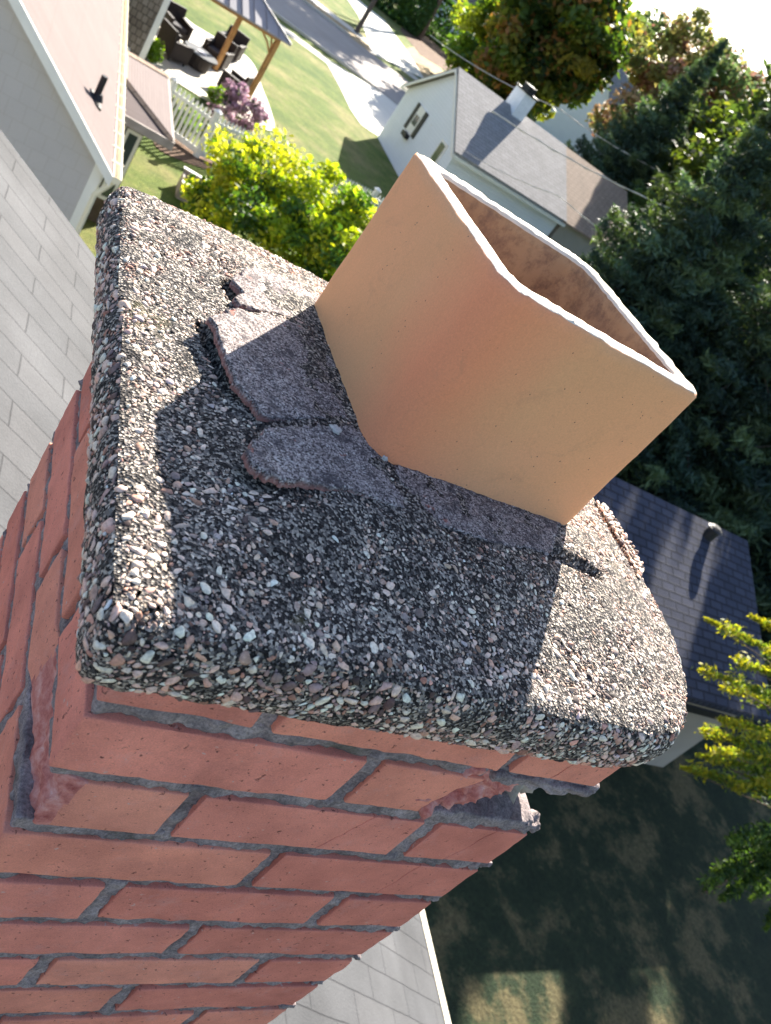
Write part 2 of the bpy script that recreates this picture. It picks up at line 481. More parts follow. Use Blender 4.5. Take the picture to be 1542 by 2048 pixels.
class MB:
    """collects polygons (any size, with uv) and makes ONE mesh object"""
    def __init__(s):
        s.v, s.f, s.uv, s.mi = [], [], [], []
    def face(s, pts, uv=None, mi=0):
        i = len(s.v)
        s.v += [tuple(float(c) for c in p) for p in pts]
        s.f.append(list(range(i, i + len(pts))))
        s.uv += [tuple(map(float, u)) for u in (uv if uv is not None else s._uv(pts))]
        s.mi.append(mi)
    def _uv(s, pts):
        p = np.array(pts, float)
        e = p[1] - p[0]
        u = e / (np.linalg.norm(e) + 1e-9)
        n = np.cross(e, p[2] - p[0])
        n /= np.linalg.norm(n) + 1e-9
        w = np.cross(n, u)
        return [((q - p[0]) @ u, (q - p[0]) @ w) for q in p]
    def slab(s, pts, th, mi=0, side=None):
        """pts: planar polygon; th: thickness vector"""
        p = np.array(pts, float)
        th = np.array(th, float)
        q = p + th
        s.face(p, mi=mi)
        s.face(q[::-1], s._uv(p)[::-1], mi)
        n = len(p)
        for i in range(n):
            j = (i + 1) % n
            s.face([p[i], q[i], q[j], p[j]], mi=mi if side is None else side)
    def box(s, c, d, ax=None, mi=0):
        """c centre, d full sizes, ax: x direction (unit, horizontal)"""
        ax = np.array([1, 0, 0], float) if ax is None else np.array([ax[0], ax[1], 0], float) / math.hypot(ax[0], ax[1])
        ay = np.array([-ax[1], ax[0], 0])
        az = np.array([0, 0, 1.0])
        c = np.array(c, float)
        P = lambda i, j, k: c + ax * d[0] / 2 * i + ay * d[1] / 2 * j + az * d[2] / 2 * k
        for a, b, e, f in (((-1, -1, -1), (-1, 1, -1), (1, 1, -1), (1, -1, -1)), ((-1, -1, 1), (1, -1, 1), (1, 1, 1), (-1, 1, 1)),
                           ((-1, -1, -1), (1, -1, -1), (1, -1, 1), (-1, -1, 1)), ((1, 1, -1), (-1, 1, -1), (-1, 1, 1), (1, 1, 1)),
                           ((1, -1, -1), (1, 1, -1), (1, 1, 1), (1, -1, 1)), ((-1, 1, -1), (-1, -1, -1), (-1, -1, 1), (-1, 1, 1))):
            s.face([P(*a), P(*b), P(*e), P(*f)], mi=mi)
    def tube(s, a, b, r0, r1=None, n=10, mi=0, caps=True):
        r1 = r0 if r1 is None else r1
        a, b = np.array(a, float), np.array(b, float)
        w = (b - a) / (np.linalg.norm(b - a) + 1e-9)
        u = np.cross(w, [0, 0, 1.0] if abs(w[2]) < 0.9 else [1.0, 0, 0])
        u /= np.linalg.norm(u)
        t = np.cross(w, u)
        ra = [a + r0 * (math.cos(k * 2 * math.pi / n) * u + math.sin(k * 2 * math.pi / n) * t) for k in range(n)]
        rb = [b + r1 * (math.cos(k * 2 * math.pi / n) * u + math.sin(k * 2 * math.pi / n) * t) for k in range(n)]
        for k in range(n):
            j = (k + 1) % n
            s.face([ra[k], ra[j], rb[j], rb[k]], mi=mi)
        if caps:
            s.face(ra[::-1], mi=mi)
            s.face(rb, mi=mi)
    def build(s, name, mats, parent=None, smooth=False):
        v = np.array(s.v)
        fl = {}
        mi = {}
        order = sorted(range(len(s.f)), key=lambda i: len(s.f[i]))
        groups, mids = [], []
        for k in sorted(set(len(f) for f in s.f)):
            groups.append(np.array([s.f[i] for i in order if len(s.f[i]) == k]))
            mids += [s.mi[i] for i in order if len(s.f[i]) == k]
        return fast_mesh(name, v, groups, mats, parent, uv=np.array(s.uv), midx=mids, smooth=smooth)

def vnoise(P, scale, oct=3, seed=0.0):
    out = np.empty(len(P))
    for i, p in enumerate(P):
        out[i] = mnoise.fractal(Vector((p[0] * scale + seed, p[1] * scale + seed * 1.7, p[2] * scale)), 0.7, 2.0, oct)
    return out

# ------------------------------------------------------------------ chimney
CH = 0.0677                                     # course height
CW, CD = 0.406, 0.392
chimney = empty('brick_chimney', (0.2, 0.2, -1.9), 'weathered red brick chimney with pebbled concrete crown and clay flue, filling the foreground', 'chimney')
BOT = -1.9

def rbox(lo, hi, r, n, amp=0.0, seed=0.0, nscale=60):
    """rounded box as a closed grid; n = cells per axis"""
    lo, hi = np.array(lo, float), np.array(hi, float)
    V_, F_ = [], []
    base = 0
    def lin(a, b, k):
        inner = np.linspace(a + r, b - r, max(k, 1) + 1)
        return np.concatenate([[a, a + 0.45 * r], inner, [b - 0.45 * r, b]])
    g = [lin(lo[i], hi[i], n[i]) for i in range(3)]
    for ax in range(3):
        i1, i2 = (ax + 1) % 3, (ax + 2) % 3
        A, B = np.meshgrid(g[i1], g[i2], indexing='ij')
        for side in (0, 1):
            P = np.zeros((A.size, 3))
            P[:, i1], P[:, i2] = A.ravel(), B.ravel()
            P[:, ax] = hi[ax] if side else lo[ax]
            na, nb = A.shape
            I = np.arange(A.size).reshape(na, nb)
            q = np.stack([I[:-1, :-1], I[1:, :-1], I[1:, 1:], I[:-1, 1:]], -1).reshape(-1, 4)
            if not side:
                q = q[:, ::-1]
            F_.append(q + base)
            V_.append(P)
            base += A.size
    P = np.concatenate(V_)
    F = np.concatenate(F_)
    q = np.clip(P, lo + r, hi - r)
    d = P - q
    L = np.linalg.norm(d, axis=1, keepdims=True)
    P = q + d / np.maximum(L, 1e-9) * r
    if amp:
        nrm = d / np.maximum(L, 1e-9)
        P = P + nrm * (vnoise(P, nscale, 3, seed) * amp)[:, None]
    return P, F

class Acc:
    def __init__(s): s.V, s.F, s.C, s.n = [], [], [], 0
    def add(s, P, F, c=None):
        s.V.append(P); s.F.append(np.asarray(F) + s.n); s.n += len(P)
        if c is not None:
            s.C.append(np.broadcast_to(np.array(c, float), (len(P), 3)))
    def build(s, name, mats, parent=None, smooth=True, **kw):
        return fast_mesh(name, np.concatenate(s.V), np.concatenate(s.F), mats, parent,
                         col=np.concatenate(s.C) if s.C else None, smooth=smooth, **kw)

J = 0.0140                                      # joint width
bricks, spalls = Acc(), Acc()
BRICK_COLS = [(0.77, 0.285, 0.19), (0.79, 0.305, 0.205), (0.72, 0.255, 0.18), (0.80, 0.325, 0.22), (0.76, 0.28, 0.20)]
def add_brick(x0, x1, y0, y1, k, seed, detail=True, col=None, cut=None):
    z1, z0 = -(k - 2) * CH - J / 2, -(k - 1) * CH + J / 2
    jit = rng.uniform(-0.0008, 0.0008, 3)
    n = (max(2, int((x1 - x0) / 0.006)), max(2, int((y1 - y0) / 0.006)), 8) if detail else (4, 4, 3)
    P, F = rbox((x0 + jit[0], y0 + jit[1], z0), (x1 + jit[0], y1 + jit[1], z1 + jit[2]), 0.0016, n, 0.0013, seed, 40)
    c = np.array(col if col is not None else BRICK_COLS[int(rng.integers(len(BRICK_COLS)))]) * rng.uniform(0.9, 1.1)
    if cut is not None:
        P = cut(P)
    bricks.add(P, F, c)

def crack_split(x0, x1, y0, y1, k, xc, lean, seed):
    """a brick with a hairline crack: two halves parted by a thin wandering gap"""
    z1, z0 = -(k - 2) * CH - J / 2, -(k - 1) * CH + J / 2
    c = np.array(BRICK_COLS[int(rng.integers(len(BRICK_COLS)))])
    for side in (0, 1):
        P, F = rbox((x0 if side == 0 else xc + 0.0003, y0, z0), (xc - 0.0003 if side == 0 else x1, y1, z1), 0.0009,
                    (max(2, int((x1 - x0) / 0.008)), 12, 9), 0.0005, seed, 45)
        t = (P[:, 2] - z0) / (z1 - z0)
        wand = lean * (t - 0.5) + vnoise(np.stack([t * 0 + seed, t * 0, P[:, 2]], 1), 70, 3, seed) * 0.002
        w = np.clip(1 - np.abs(P[:, 0] - xc) / max(abs((x0 if side == 0 else x1) - xc), 1e-6), 0, 1)
        P[:, 0] += wand * w
        bricks.add(P, F, c)

def nb(v, a, b):
    return v + J / 2 * a, b
for k in range(1, 29):
    if -(k - 1) * CH < BOT: break
    det = k < 12
    h = J / 2
    s = 3.1 * k
    if k % 2 == 0:
        if k == 2:
            crack = None
            add_brick(0, 0.2 - h, 0, 0.095, k, s, det)
            # second brick of this course: its right half has broken away
            z1, z0 = -(k - 2) * CH - h, -(k - 1) * CH + h
            P, F = rbox((0.2 + h, 0, z0), (0.285, 0.092, z1), 0.0016, (24, 16, 10), 0.0007, s, 45)
            t = (P[:, 2] - z0) / (z1 - z0)
            w = np.clip((P[:, 0] - 0.235) / 0.05, 0, 1)
            P[:, 0] += w * (0.022 * t - 0.012) + w * vnoise(P, 60, 3, 9) * 0.006
            bricks.add(P, F, BRICK_COLS[1])
            P, F = rbox((0.262, 0.004, z0 + 0.002), (0.346, 0.085, z1 + 0.006), 0.006, (30, 24, 16), 0.010, 4.2, 60)
            w = np.clip((P[:, 0] - 0.275) / 0.07, 0, 1)
            P[:, 1] += (P[:, 1] < 0.05) * w * 0.013 * np.clip((z1 - P[:, 2]) / (z1 - z0) * 1.6, 0, 1)
            spalls.add(P, F)
            P, F = rbox((0.345, 0.075, z0 - 0.004), (0.392, 0.30, z1 + 0.004), 0.006, (14, 30, 14), 0.006, 7.7, 50)
            spalls.add(P, F)
        elif k == 4:
            add_brick(0, 0.2 - h, 0, 0.095, k, s, det)
            crack_split(0.2 + h, CW, 0, 0.095, k, 0.335, 0.012, s + 1)
        else:
            add_brick(0, 0.2 - h, 0, 0.095, k, s, det)
            add_brick(0.2 + h, CW, 0, 0.095, k, s + 1, det)
        add_brick(0, 0.2 - h, CD - 0.095, CD, k, s + 2, False)
        add_brick(0.2 + h, CW, CD - 0.095, CD, k, s + 3, False)
        add_brick(0, 0.095, 0.095 + J, CD - 0.095 - J, k, s + 4, det)
        if k != 2:
            add_brick(CW - 0.095, CW, 0.095 + J, CD - 0.095 - J, k, s + 5, False)
    else:
        if k == 3:
            def corner_spall(P):
                w = np.clip(1 - P[:, 1] / 0.115, 0, 1) ** 0.6 * np.clip(1 - P[:, 0] / 0.03, 0, 1)
                nz = vnoise(P, 55, 4, 2.2)
                P = P.copy()
                P[:, 0] += w * (0.013 + 0.007 * nz)
                w2 = np.clip(1 - P[:, 0] / 0.03, 0, 1) * np.clip((P[:, 2] - (-2 * CH + 0.012)) / 0.05, 0, 1) * np.clip(1 - P[:, 1] / 0.03, 0, 1)
                P[:, 1] += w2 * 0.010
                return P
            z1, z0 = -(k - 2) * CH - h, -(k - 1) * CH + h
            P, F = rbox((0, 0, z0), (0.095, 0.196 - h, z1), 0.0016, (30, 34, 12), 0.0006, s, 45)
            P2 = corner_spall(P)
            moved = np.linalg.norm(P2 - P, axis=1)
            ff = moved[F].mean(1) > 0.0035
            bricks.add(P2, F[~ff], BRICK_COLS[3])
            spalls.add(P2, F[ff])
            crack_split(0.1 + h, 0.3 - h, 0, 0.095, k, 0.235, 0.02, s + 1)
        else:
            add_brick(0, 0.095, 0, 0.196 - h, k, s, det)
            add_brick(0.095 + J, 0.311 - J, 0, 0.095, k, s + 1, det)
        add_brick(0, 0.095, 0.196 + h, CD, k, s + 2, det)
        if k == 1:
            crack_split(0.311, CW, 0, 0.196 - h, k, 0.36, 0.012, s + 3)
        elif k == 3:
            crack_split(0.311, CW, 0, 0.196 - h, k, 0.362, 0.015, s + 3)
        else:
            add_brick(0.311, CW, 0, 0.196 - h, k, s + 3, det)
        add_brick(0.311, CW, 0.196 + h, CD, k, s + 4, False)
        add_brick(0.095 + J, 0.311 - J, CD - 0.095, CD, k, s + 5, False)
# small cracked front face piece in the header of course 3
brickwork = bricks.build('brickwork', M['brick'], chimney)
spalls.build('broken_brick', M['spall'], brickwork)
brickwork['label'] = 'red brick courses, one corner brick broken away near the top'

mort = Acc()
for k in range(0, 29):
    z = -(k - 1) * CH - (0.006 if k == 0 else 0)
    if z < BOT: break
    det = 0.0035 if k < 12 else 0.02
    d = 0.0032
    y1, x1 = CD - d, CW - 0.002
    t = J / 2 + 0.001
    wv = lambda: rng.uniform(-0.001, 0.001)
    nx, ny = int(CW / det), int(CD / det)
    sd_ = k * 5.3
    if k == 1:
        x1 = CW - 0.004
    P, F = rbox((d, d + wv(), z - t), (x1, d + 0.04, z + t), 0.003, (nx, 3, 3), 0.0032, sd_, 70); mort.add(P, F)
    P, F = rbox((d + wv(), d + 0.02, z - t), (d + 0.04, y1, z + t), 0.003, (3, ny, 3), 0.003, sd_ + 1, 70); mort.add(P, F)
    P, F = rbox((CW - 0.05, d + 0.02, z - t), (x1 + 0.001, y1, z + t), 0.003, (3, int(ny / 3), 3), 0.002, sd_ + 2, 70); mort.add(P, F)
    P, F = rbox((d + 0.02, CD - 0.05, z - t), (x1, y1, z + t), 0.003, (int(nx / 3), 3, 3), 0.002, sd_ + 3, 70); mort.add(P, F)
    if k == 0: continue
    # squeezed-out nubs at the joint's two far ends
    if k < 12:
        r = rng.uniform(0.0045, 0.007)
        P, F = rbox((CW - 0.012, 0.001, z - r), (CW + rng.uniform(0.003, 0.007), 0.02, z + r), 0.003, (5, 5, 5), 0.004, sd_ + 4, 110); mort.add(P, F)
        P, F = rbox((0.002, CD - 0.016, z - r), (0.016, CD + rng.uniform(0.002, 0.007), z + r), 0.003, (5, 5, 5), 0.004, sd_ + 4, 110); mort.add(P, F)
    # head joints of the course above this bed
    zz0, zz1 = z, min(z + CH, 0.063)
    kk = k
    heads_f = [0.2] if kk % 2 == 0 else [0.095 + J / 2, 0.311 - J / 2]
    heads_l = [0.095 + J / 2, CD - 0.095 - J / 2] if kk % 2 == 0 else [0.196]
    for xh in heads_f:
        if kk == 2 and xh > 0.3: continue
        P, F = rbox((xh - t, d, zz0), (xh + t, 0.09, zz1), 0.003, (4, 3, int(CH / det)), 0.003, sd_ + 6 + xh, 70); mort.add(P, F)
    for yh in heads_l:
        P, F = rbox((d, yh - t, zz0), (0.09, yh + t, zz1), 0.003, (3, 4, int(CH / det)), 0.003, sd_ + 7 + yh, 70); mort.add(P, F)
# thin lip of mortar hanging under the top course at the right corner
P, F = rbox((0.30, -0.003, -0.006), (CW + 0.004, 0.03, 0.005), 0.003, (40, 6, 4), 0.004, 31.0, 60)
P[:, 2] -= np.clip((P[:, 0] - 0.33) / 0.07, 0, 1) * 0.003
mort.add(P, F)
# core behind the bricks
P, F = rbox((0.085, 0.085, BOT), (CW - 0.085, CD - 0.085, 0.07), 0.004, (10, 10, 30), 0.002, 3.0, 20); mort.add(P, F)
mortar = mort.build('mortar_joints', M['mortar'], chimney)

# --- pebbled concrete crown: outline in plan, heights from the survey
OUT = np.array([(-0.034, -0.022), (-0.032, -0.030), (-0.026, -0.0345), (-0.012, -0.0355), (0.10, -0.033), (0.22, -0.031), (0.34, -0.028), (0.385, -0.02), (0.412, -0.002), (0.440, 0.035),
                (0.460, 0.08), (0.467, 0.13), (0.463, 0.20), (0.461, 0.30), (0.460, 0.435), (0.450, 0.450), (0.435, 0.456), (0.30, 0.458), (0.15, 0.457), (0.05, 0.452), (-0.022, 0.440), (-0.037, 0.434), (-0.041, 0.420),
                (-0.038, 0.30), (-0.035, 0.15)])
def resample(poly, step):
    P = np.vstack([poly, poly[:1]])
    L = np.r_[0, np.cumsum(np.linalg.norm(np.diff(P, axis=0), axis=1))]
    n = int(L[-1] / step)
    s = np.linspace(0, L[-1], n, endpoint=False)
    return np.stack([np.interp(s, L, P[:, i]) for i in range(2)], 1), L[-1]
ZB, ZT = 0.060, 0.109
out_s, PERI = resample(OUT, 0.003)
segs = np.stack([OUT, np.roll(OUT, -1, 0)], 1)
def edge_dist(x, y):
    p = np.stack([x, y], -1)
    best = np.full(np.shape(x), 9.0)
    for a, b in segs:
        ab = b - a
        t = np.clip(((p - a) @ ab) / (ab @ ab), 0, 1)
        best = np.minimum(best, np.linalg.norm(p - (a + t[..., None] * ab), axis=-1))
    return best
def inside(x, y, poly):
    r = np.zeros(np.shape(x), bool)
    n = len(poly)
    for i in range(n):
        (xa, ya), (xb, yb) = poly[i], poly[(i + 1) % n]
        c = ((ya > y) != (yb > y)) & (x < (xb - xa) * (y - ya) / ((yb - ya) if yb != ya else 1e-12) + xa)
        r ^= c
    return r
def ztop(x, y):
    d = edge_dist(x, y)
    rim = 1 - np.clip(d / 0.016, 0, 1)
    s = np.clip(d / 0.13, 0, 1)
    return ZT + 0.016 * s * s * (3 - 2 * s) - 0.007 * rim ** 2
PLATES = [
 ([(500, 528), (560, 545), (650, 590), (700, 640), (690, 700), (655, 690), (600, 640), (540, 628), (470, 612), (455, 596), (478, 580), (452, 556)], 0.1245, (-0.03, 0), 'sunlit far plate of mortar with a notched end'),
 ([(405, 632), (455, 612), (540, 622), (600, 640), (660, 690), (740, 760), (760, 850), (715, 850), (690, 838), (600, 842), (545, 845), (520, 838), (490, 800), (455, 760), (432, 690)], 0.1268, (-0.05, 0), 'large middle plate of mortar, half in the shadow of the flue'),
 ([(474, 912), (490, 880), (520, 855), (590, 842), (690, 838), (760, 850), (800, 900), (775, 935), (815, 985), (828, 1018), (805, 1022), (760, 1000), (700, 982), (650, 978), (590, 972), (520, 962), (488, 938)], 0.1285, (-0.04, -0.03), 'loose wedge-shaped plate of mortar with a reddish broken edge'),
 ([(775, 932), (800, 900), (950, 950), (1130, 1040), (1130, 1062), (1108, 1112), (1040, 1098), (960, 1080), (880, 1052), (826, 1012), (812, 985)], 0.1262, (0, 0), 'long narrow plate of mortar along the front of the flue'),
]
PLATE_POLY = [np.array([at(x, y, 2, zt)[:2] for x, y in pix]) for pix, zt, _, _ in PLATES]
CRACKS = [np.array([at(x, y, 2, 0.121)[:2] for x, y in c]) for c in (((1085, 1092), (1150, 1118), (1203, 1148), (1198, 1168), (1145, 1146), (1085, 1122)), ((398, 628), (418, 634), (440, 690), (458, 752), (440, 752), (424, 700)), ((440, 560), (470, 560), (478, 590), (462, 606)))]
def off_plates(x, y):
    r = np.zeros(np.shape(x), bool)
    for p in CRACKS: r |= inside(x, y, p)
    for p in PLATE_POLY: r |= inside(x, y, p)
    cx_, cy_ = 0.235, 0.252
    return ~(r | ((np.abs(x - cx_) < 0.10) & (np.abs(y - cy_) < 0.092)))
# grid of the top, ring of the sides
gs = 0.003
gx, gy = np.arange(-0.048, 0.48, gs), np.arange(-0.04, 0.465, gs)
X, Y = np.meshgrid(gx, gy, indexing='ij')
IN = inside(X, Y, OUT) & (edge_dist(X, Y) > 0.004)
idx = -np.ones(X.shape, int)
idx[IN] = np.arange(IN.sum())
TP = np.stack([X[IN], Y[IN], ztop(X[IN], Y[IN])], 1)
TP[:, 2] += vnoise(TP, 45, 3, 5) * 0.0016 + 0.0003
for p in CRACKS:
    TP[inside(TP[:, 0], TP[:, 1], p), 2] -= 0.009
q = np.stack([idx[:-1, :-1], idx[1:, :-1], idx[1:, 1:], idx[:-1, 1:]], -1).reshape(-1, 4)
q = q[(q >= 0).all(1)]
crown = Acc()
crown.add(TP, q, (0.2, 0.2, 0.2))
cen = np.array([0.2, 0.2])
ring_n = np.roll(out_s, -1, 0) - np.roll(out_s, 1, 0)
ring_n = np.stack([ring_n[:, 1], -ring_n[:, 0]], 1)
ring_n /= np.linalg.norm(ring_n, axis=1, keepdims=True)
prof = [(-0.05, ZB), (-0.012, ZB), (-0.004, ZB + 0.004), (-0.001, ZB + 0.014), (0, ZB + 0.026), (-0.001, ZT - 0.014), (-0.004, ZT - 0.006), (-0.009, ZT - 0.001), (-0.016, ZT + 0.0005), (-0.024, ZT + 0.001)]
m = len(out_s)
SV = []
for off, z in prof:
    p = out_s + ring_n * off
    SV.append(np.c_[p, np.full(m, z)])
SV = np.concatenate(SV)
SV[:, :2] += (np.tile(ring_n, (len(prof), 1))) * (vnoise(SV, 50, 3, 11) * 0.002)[:, None]
I = np.arange(m)
sf = np.concatenate([np.stack([r * m + I, r * m + (I + 1) % m, (r + 1) * m + (I + 1) % m, (r + 1) * m + I], 1) for r in range(len(prof) - 1)])
crown.add(SV, sf, (0.2, 0.2, 0.2))
g_in = inside(X, Y, OUT) & (edge_dist(X, Y) > 0.006)
ix2 = -np.ones(X.shape, int); ix2[g_in] = np.arange(g_in.sum())
q2 = np.stack([ix2[:-1, :-1], ix2[:-1, 1:], ix2[1:, 1:], ix2[1:, :-1]], -1).reshape(-1, 4)
q2 = q2[(q2 >= 0).all(1)]
crown.add(np.stack([X[g_in], Y[g_in], np.full(g_in.sum(), ZB + 0.0035)], 1), q2, (0.2, 0.2, 0.2))

# pebbles: flattened, slightly angular stones embedded over the top and the sides
def ico(sub):
    t = (1 + 5 ** 0.5) / 2
    v = np.array([(-1, t, 0), (1, t, 0), (-1, -t, 0), (1, -t, 0), (0, -1, t), (0, 1, t), (0, -1, -t), (0, 1, -t), (t, 0, -1), (t, 0, 1), (-t, 0, -1), (-t, 0, 1)], float)
    f = [(0, 11, 5), (0, 5, 1), (0, 1, 7), (0, 7, 10), (0, 10, 11), (1, 5, 9), (5, 11, 4), (11, 10, 2), (10, 7, 6), (7, 1, 8), (3, 9, 4), (3, 4, 2), (3, 2, 6), (3, 6, 8), (3, 8, 9), (4, 9, 5), (2, 4, 11), (6, 2, 10), (8, 6, 7), (9, 8, 1)]
    v = list(v / np.linalg.norm(v[0]))
    for _ in range(sub):
        cache, nf = {}, []
        def mid(a, b):
            key = (min(a, b), max(a, b))
            if key not in cache:
                p = v[a] + v[b]
                v.append(p / np.linalg.norm(p))
                cache[key] = len(v) - 1
            return cache[key]
        for a, b, c in f:
            ab, bc, ca = mid(a, b), mid(b, c), mid(c, a)
            nf += [(a, ab, ca), (b, bc, ab), (c, ca, bc), (ab, bc, ca)]
        f = nf
    return np.array(v), np.array(f)
ICO1, ICF1 = ico(1)
STONE_COLS = np.array([(0.74, 0.68, 0.59), (0.66, 0.58, 0.48), (0.58, 0.47, 0.37), (0.50, 0.44, 0.38), (0.55, 0.40, 0.31), (0.36, 0.33, 0.31),
                       (0.27, 0.25, 0.24), (0.40, 0.27, 0.20), (0.18, 0.15, 0.14), (0.10, 0.085, 0.08), (0.46, 0.46, 0.47), (0.80, 0.76, 0.69)])
STONE_W = np.array([0.15, 0.13, 0.11, 0.11, 0.10, 0.09, 0.07, 0.07, 0.06, 0.04, 0.04, 0.03])
def place(n, sampler, rfun, cell=0.006, occupancy=None):
    occ = {} if occupancy is None else occupancy
    keep = []
    P, N, W = sampler(n)
    R = rfun(P, n)
    o = np.argsort(-R)
    for i in o:
        p, r = P[i], R[i]
        c = (int(p[0] // cell), int(p[1] // cell), int(p[2] // cell))
        ok = True
        for a in (-1, 0, 1):
            for b in (-1, 0, 1):
                for e in (-1, 0, 1):
                    for (qx, qy, qz, qr) in occ.get((c[0] + a, c[1] + b, c[2] + e), ()):
                        if (p[0] - qx) ** 2 + (p[1] - qy) ** 2 + (p[2] - qz) ** 2 < ((r + qr) * 0.80) ** 2:
                            ok = False
                            break
                    if not ok: break
                if not ok: break
            if not ok: break
        if ok:
            occ.setdefault(c, []).append((p[0], p[1], p[2], r))
            keep.append(i)
    keep = np.array(keep)
    return P[keep], N[keep], R[keep]
def samp_top(n):
    x = rng.uniform(-0.045, 0.472, n * 2)
    y = rng.uniform(-0.04, 0.46, n * 2)
    ok = inside(x, y, OUT) & (edge_dist(x, y) > 0.006) & off_plates(x, y)
    x, y = x[ok][:n], y[ok][:n]
    e = 0.004
    z = ztop(x, y)
    nx_ = -(ztop(x + e, y) - ztop(x - e, y)) / (2 * e)
    ny_ = -(ztop(x, y + e) - ztop(x, y - e)) / (2 * e)
    N = np.stack([nx_, ny_, np.ones_like(x)], 1)
    return np.stack([x, y, z], 1), N / np.linalg.norm(N, axis=1, keepdims=True), None
def samp_side(n):
    i = rng.integers(0, m, n)
    z = rng.uniform(ZB - 0.001, ZT - 0.001, n)
    off = np.interp(z, [ZB, ZB + 0.004, ZB + 0.014, ZB + 0.026, ZT - 0.014, ZT - 0.006, ZT - 0.001], [-0.010, -0.004, -0.001, 0, -0.001, -0.004, -0.009])
    p = out_s[i] + ring_n[i] * off[:, None]
    N = np.c_[ring_n[i], np.interp(z, [ZB, ZB + 0.012, ZT - 0.012, ZT], [-0.8, 0, 0.1, 1.1])]
    return np.c_[p, z], N / np.linalg.norm(N, axis=1, keepdims=True), None
def r_top(P, n):
    d = edge_dist(P[:, 0], P[:, 1])
    big = rng.random(len(P))
    f = 1.1 - 0.35 * np.clip(d / 0.12, 0, 1)
    r = np.where(big < 0.010, rng.uniform(0.0026, 0.0042, len(P)), np.where(big < 0.07, rng.uniform(0.0017, 0.0026, len(P)), rng.uniform(0.0007, 0.0015, len(P))))
    return r * f
def r_side(P, n):
    big = rng.random(len(P))
    near = np.clip(1 - np.hypot(P[:, 0] + 0.03, P[:, 1] + 0.03) / 0.25, 0, 1)
    r = np.where(big < 0.02 + 0.03 * near, rng.uniform(0.0028, 0.0048, len(P)), np.where(big < 0.13, rng.uniform(0.0018, 0.0028, len(P)), rng.uniform(0.0008, 0.0017, len(P))))
    return r
occ = {}
sets = [place(60000, samp_side, r_side, 0.010, occ), place(150000, samp_top, r_top, 0.010, occ)]
P = np.concatenate([s[0] for s in sets]); N = np.concatenate([s[1] for s in sets]); R = np.concatenate([s[2] for s in sets])
def stones(P, N, R, dark=1.0):
    n = len(P)
    t = rng.normal(size=(n, 3))
    U = np.cross(N, t); U /= np.linalg.norm(U, axis=1, keepdims=True)
    W = np.cross(N, U)
    N2 = N + rng.normal(size=(n, 3)) * 0.22
    N2 /= np.linalg.norm(N2, axis=1, keepdims=True)
    U = U - (U * N2).sum(1, keepdims=True) * N2; U /= np.linalg.norm(U, axis=1, keepdims=True)
    W = np.cross(N2, U)
    a = R * rng.uniform(0.95, 1.35, n); b = R * rng.uniform(0.68, 1.0, n); c = R * rng.uniform(0.28, 0.50, n)
    T = ICO1[None] * (1 + rng.normal(size=(n, len(ICO1), 1)) * 0.10)
    for _ in range(6):                          # knock flat facets off each stone
        dv = rng.normal(size=(n, 1, 3)); dv /= np.linalg.norm(dv, axis=2, keepdims=True)
        h_ = (T * dv).sum(2, keepdims=True)
        T = T - dv * np.clip(h_ - rng.uniform(0.38, 0.75, (n, 1, 1)), 0, None) * 0.9
    Vv = (P[:, None] - N[:, None] * (c * rng.uniform(0.0, 0.45, n))[:, None, None]
          + T[..., 0:1] * (a[:, None] * U)[:, None] + T[..., 1:2] * (b[:, None] * W)[:, None] + T[..., 2:3] * (c[:, None] * N2)[:, None])
    F = (ICF1[None] + (np.arange(n) * len(ICO1))[:, None, None]).reshape(-1, 3)
    ci = rng.choice(len(STONE_COLS), n, p=STONE_W / STONE_W.sum())
    C = STONE_COLS[ci] * rng.uniform(0.8, 1.12, (n, 1)) * rng.uniform(0.96, 1.04, (n, 3))
    fine = np.clip((0.0019 - R) / 0.0006, 0, 1) * (rng.random(n) < 0.66) * dark
    C = C * (1 - 0.60 * fine[:, None])
    bigb = (R > 0.0018) & (rng.random(n) < 0.40)
    C[bigb] = np.array([0.72, 0.64, 0.55]) * rng.uniform(0.8, 1.1, (bigb.sum(), 1))
    C = C * 0.72 + C.mean(1, keepdims=True) * 0.28
    C = C * np.array([1.22, 1.09, 1.05])
    gam = 1.45
    C = 0.62 * (np.clip(C, 0, 1) / 0.62) ** gam
    C = np.repeat(np.clip(C, 0, 0.9), len(ICO1), 0)
    return Vv.reshape(-1, 3), F, C
n_side = len(sets[0][0])
PV1, PF1, PC1 = stones(P[:n_side], N[:n_side], R[:n_side], 0.55)
PC1 = np.clip(PC1 * np.array([1.16, 1.0, 1.0]), 0, 0.85)
PV2, PF2, PC2 = stones(P[n_side:], N[n_side:], R[n_side:])
PV, PF, PC = np.concatenate([PV1, PV2]), np.concatenate([PF1, PF2 + len(PV1)]), np.concatenate([PC1, PC2])
mv = np.concatenate(crown.V)
mf = np.concatenate(crown.F)
crown_o = fast_mesh('concrete_crown', np.concatenate([mv, PV]), [mf, PF + len(mv)], [M['matrix'], M['stone']], chimney,
                    col=np.concatenate([np.full((len(mv), 3), 0.3), PC]), smooth=True,
                    midx=np.r_[np.zeros(len(mf)), np.ones(len(PF))])
crown_o['label'] = 'thick exposed-aggregate concrete crown, its right edge cracked'

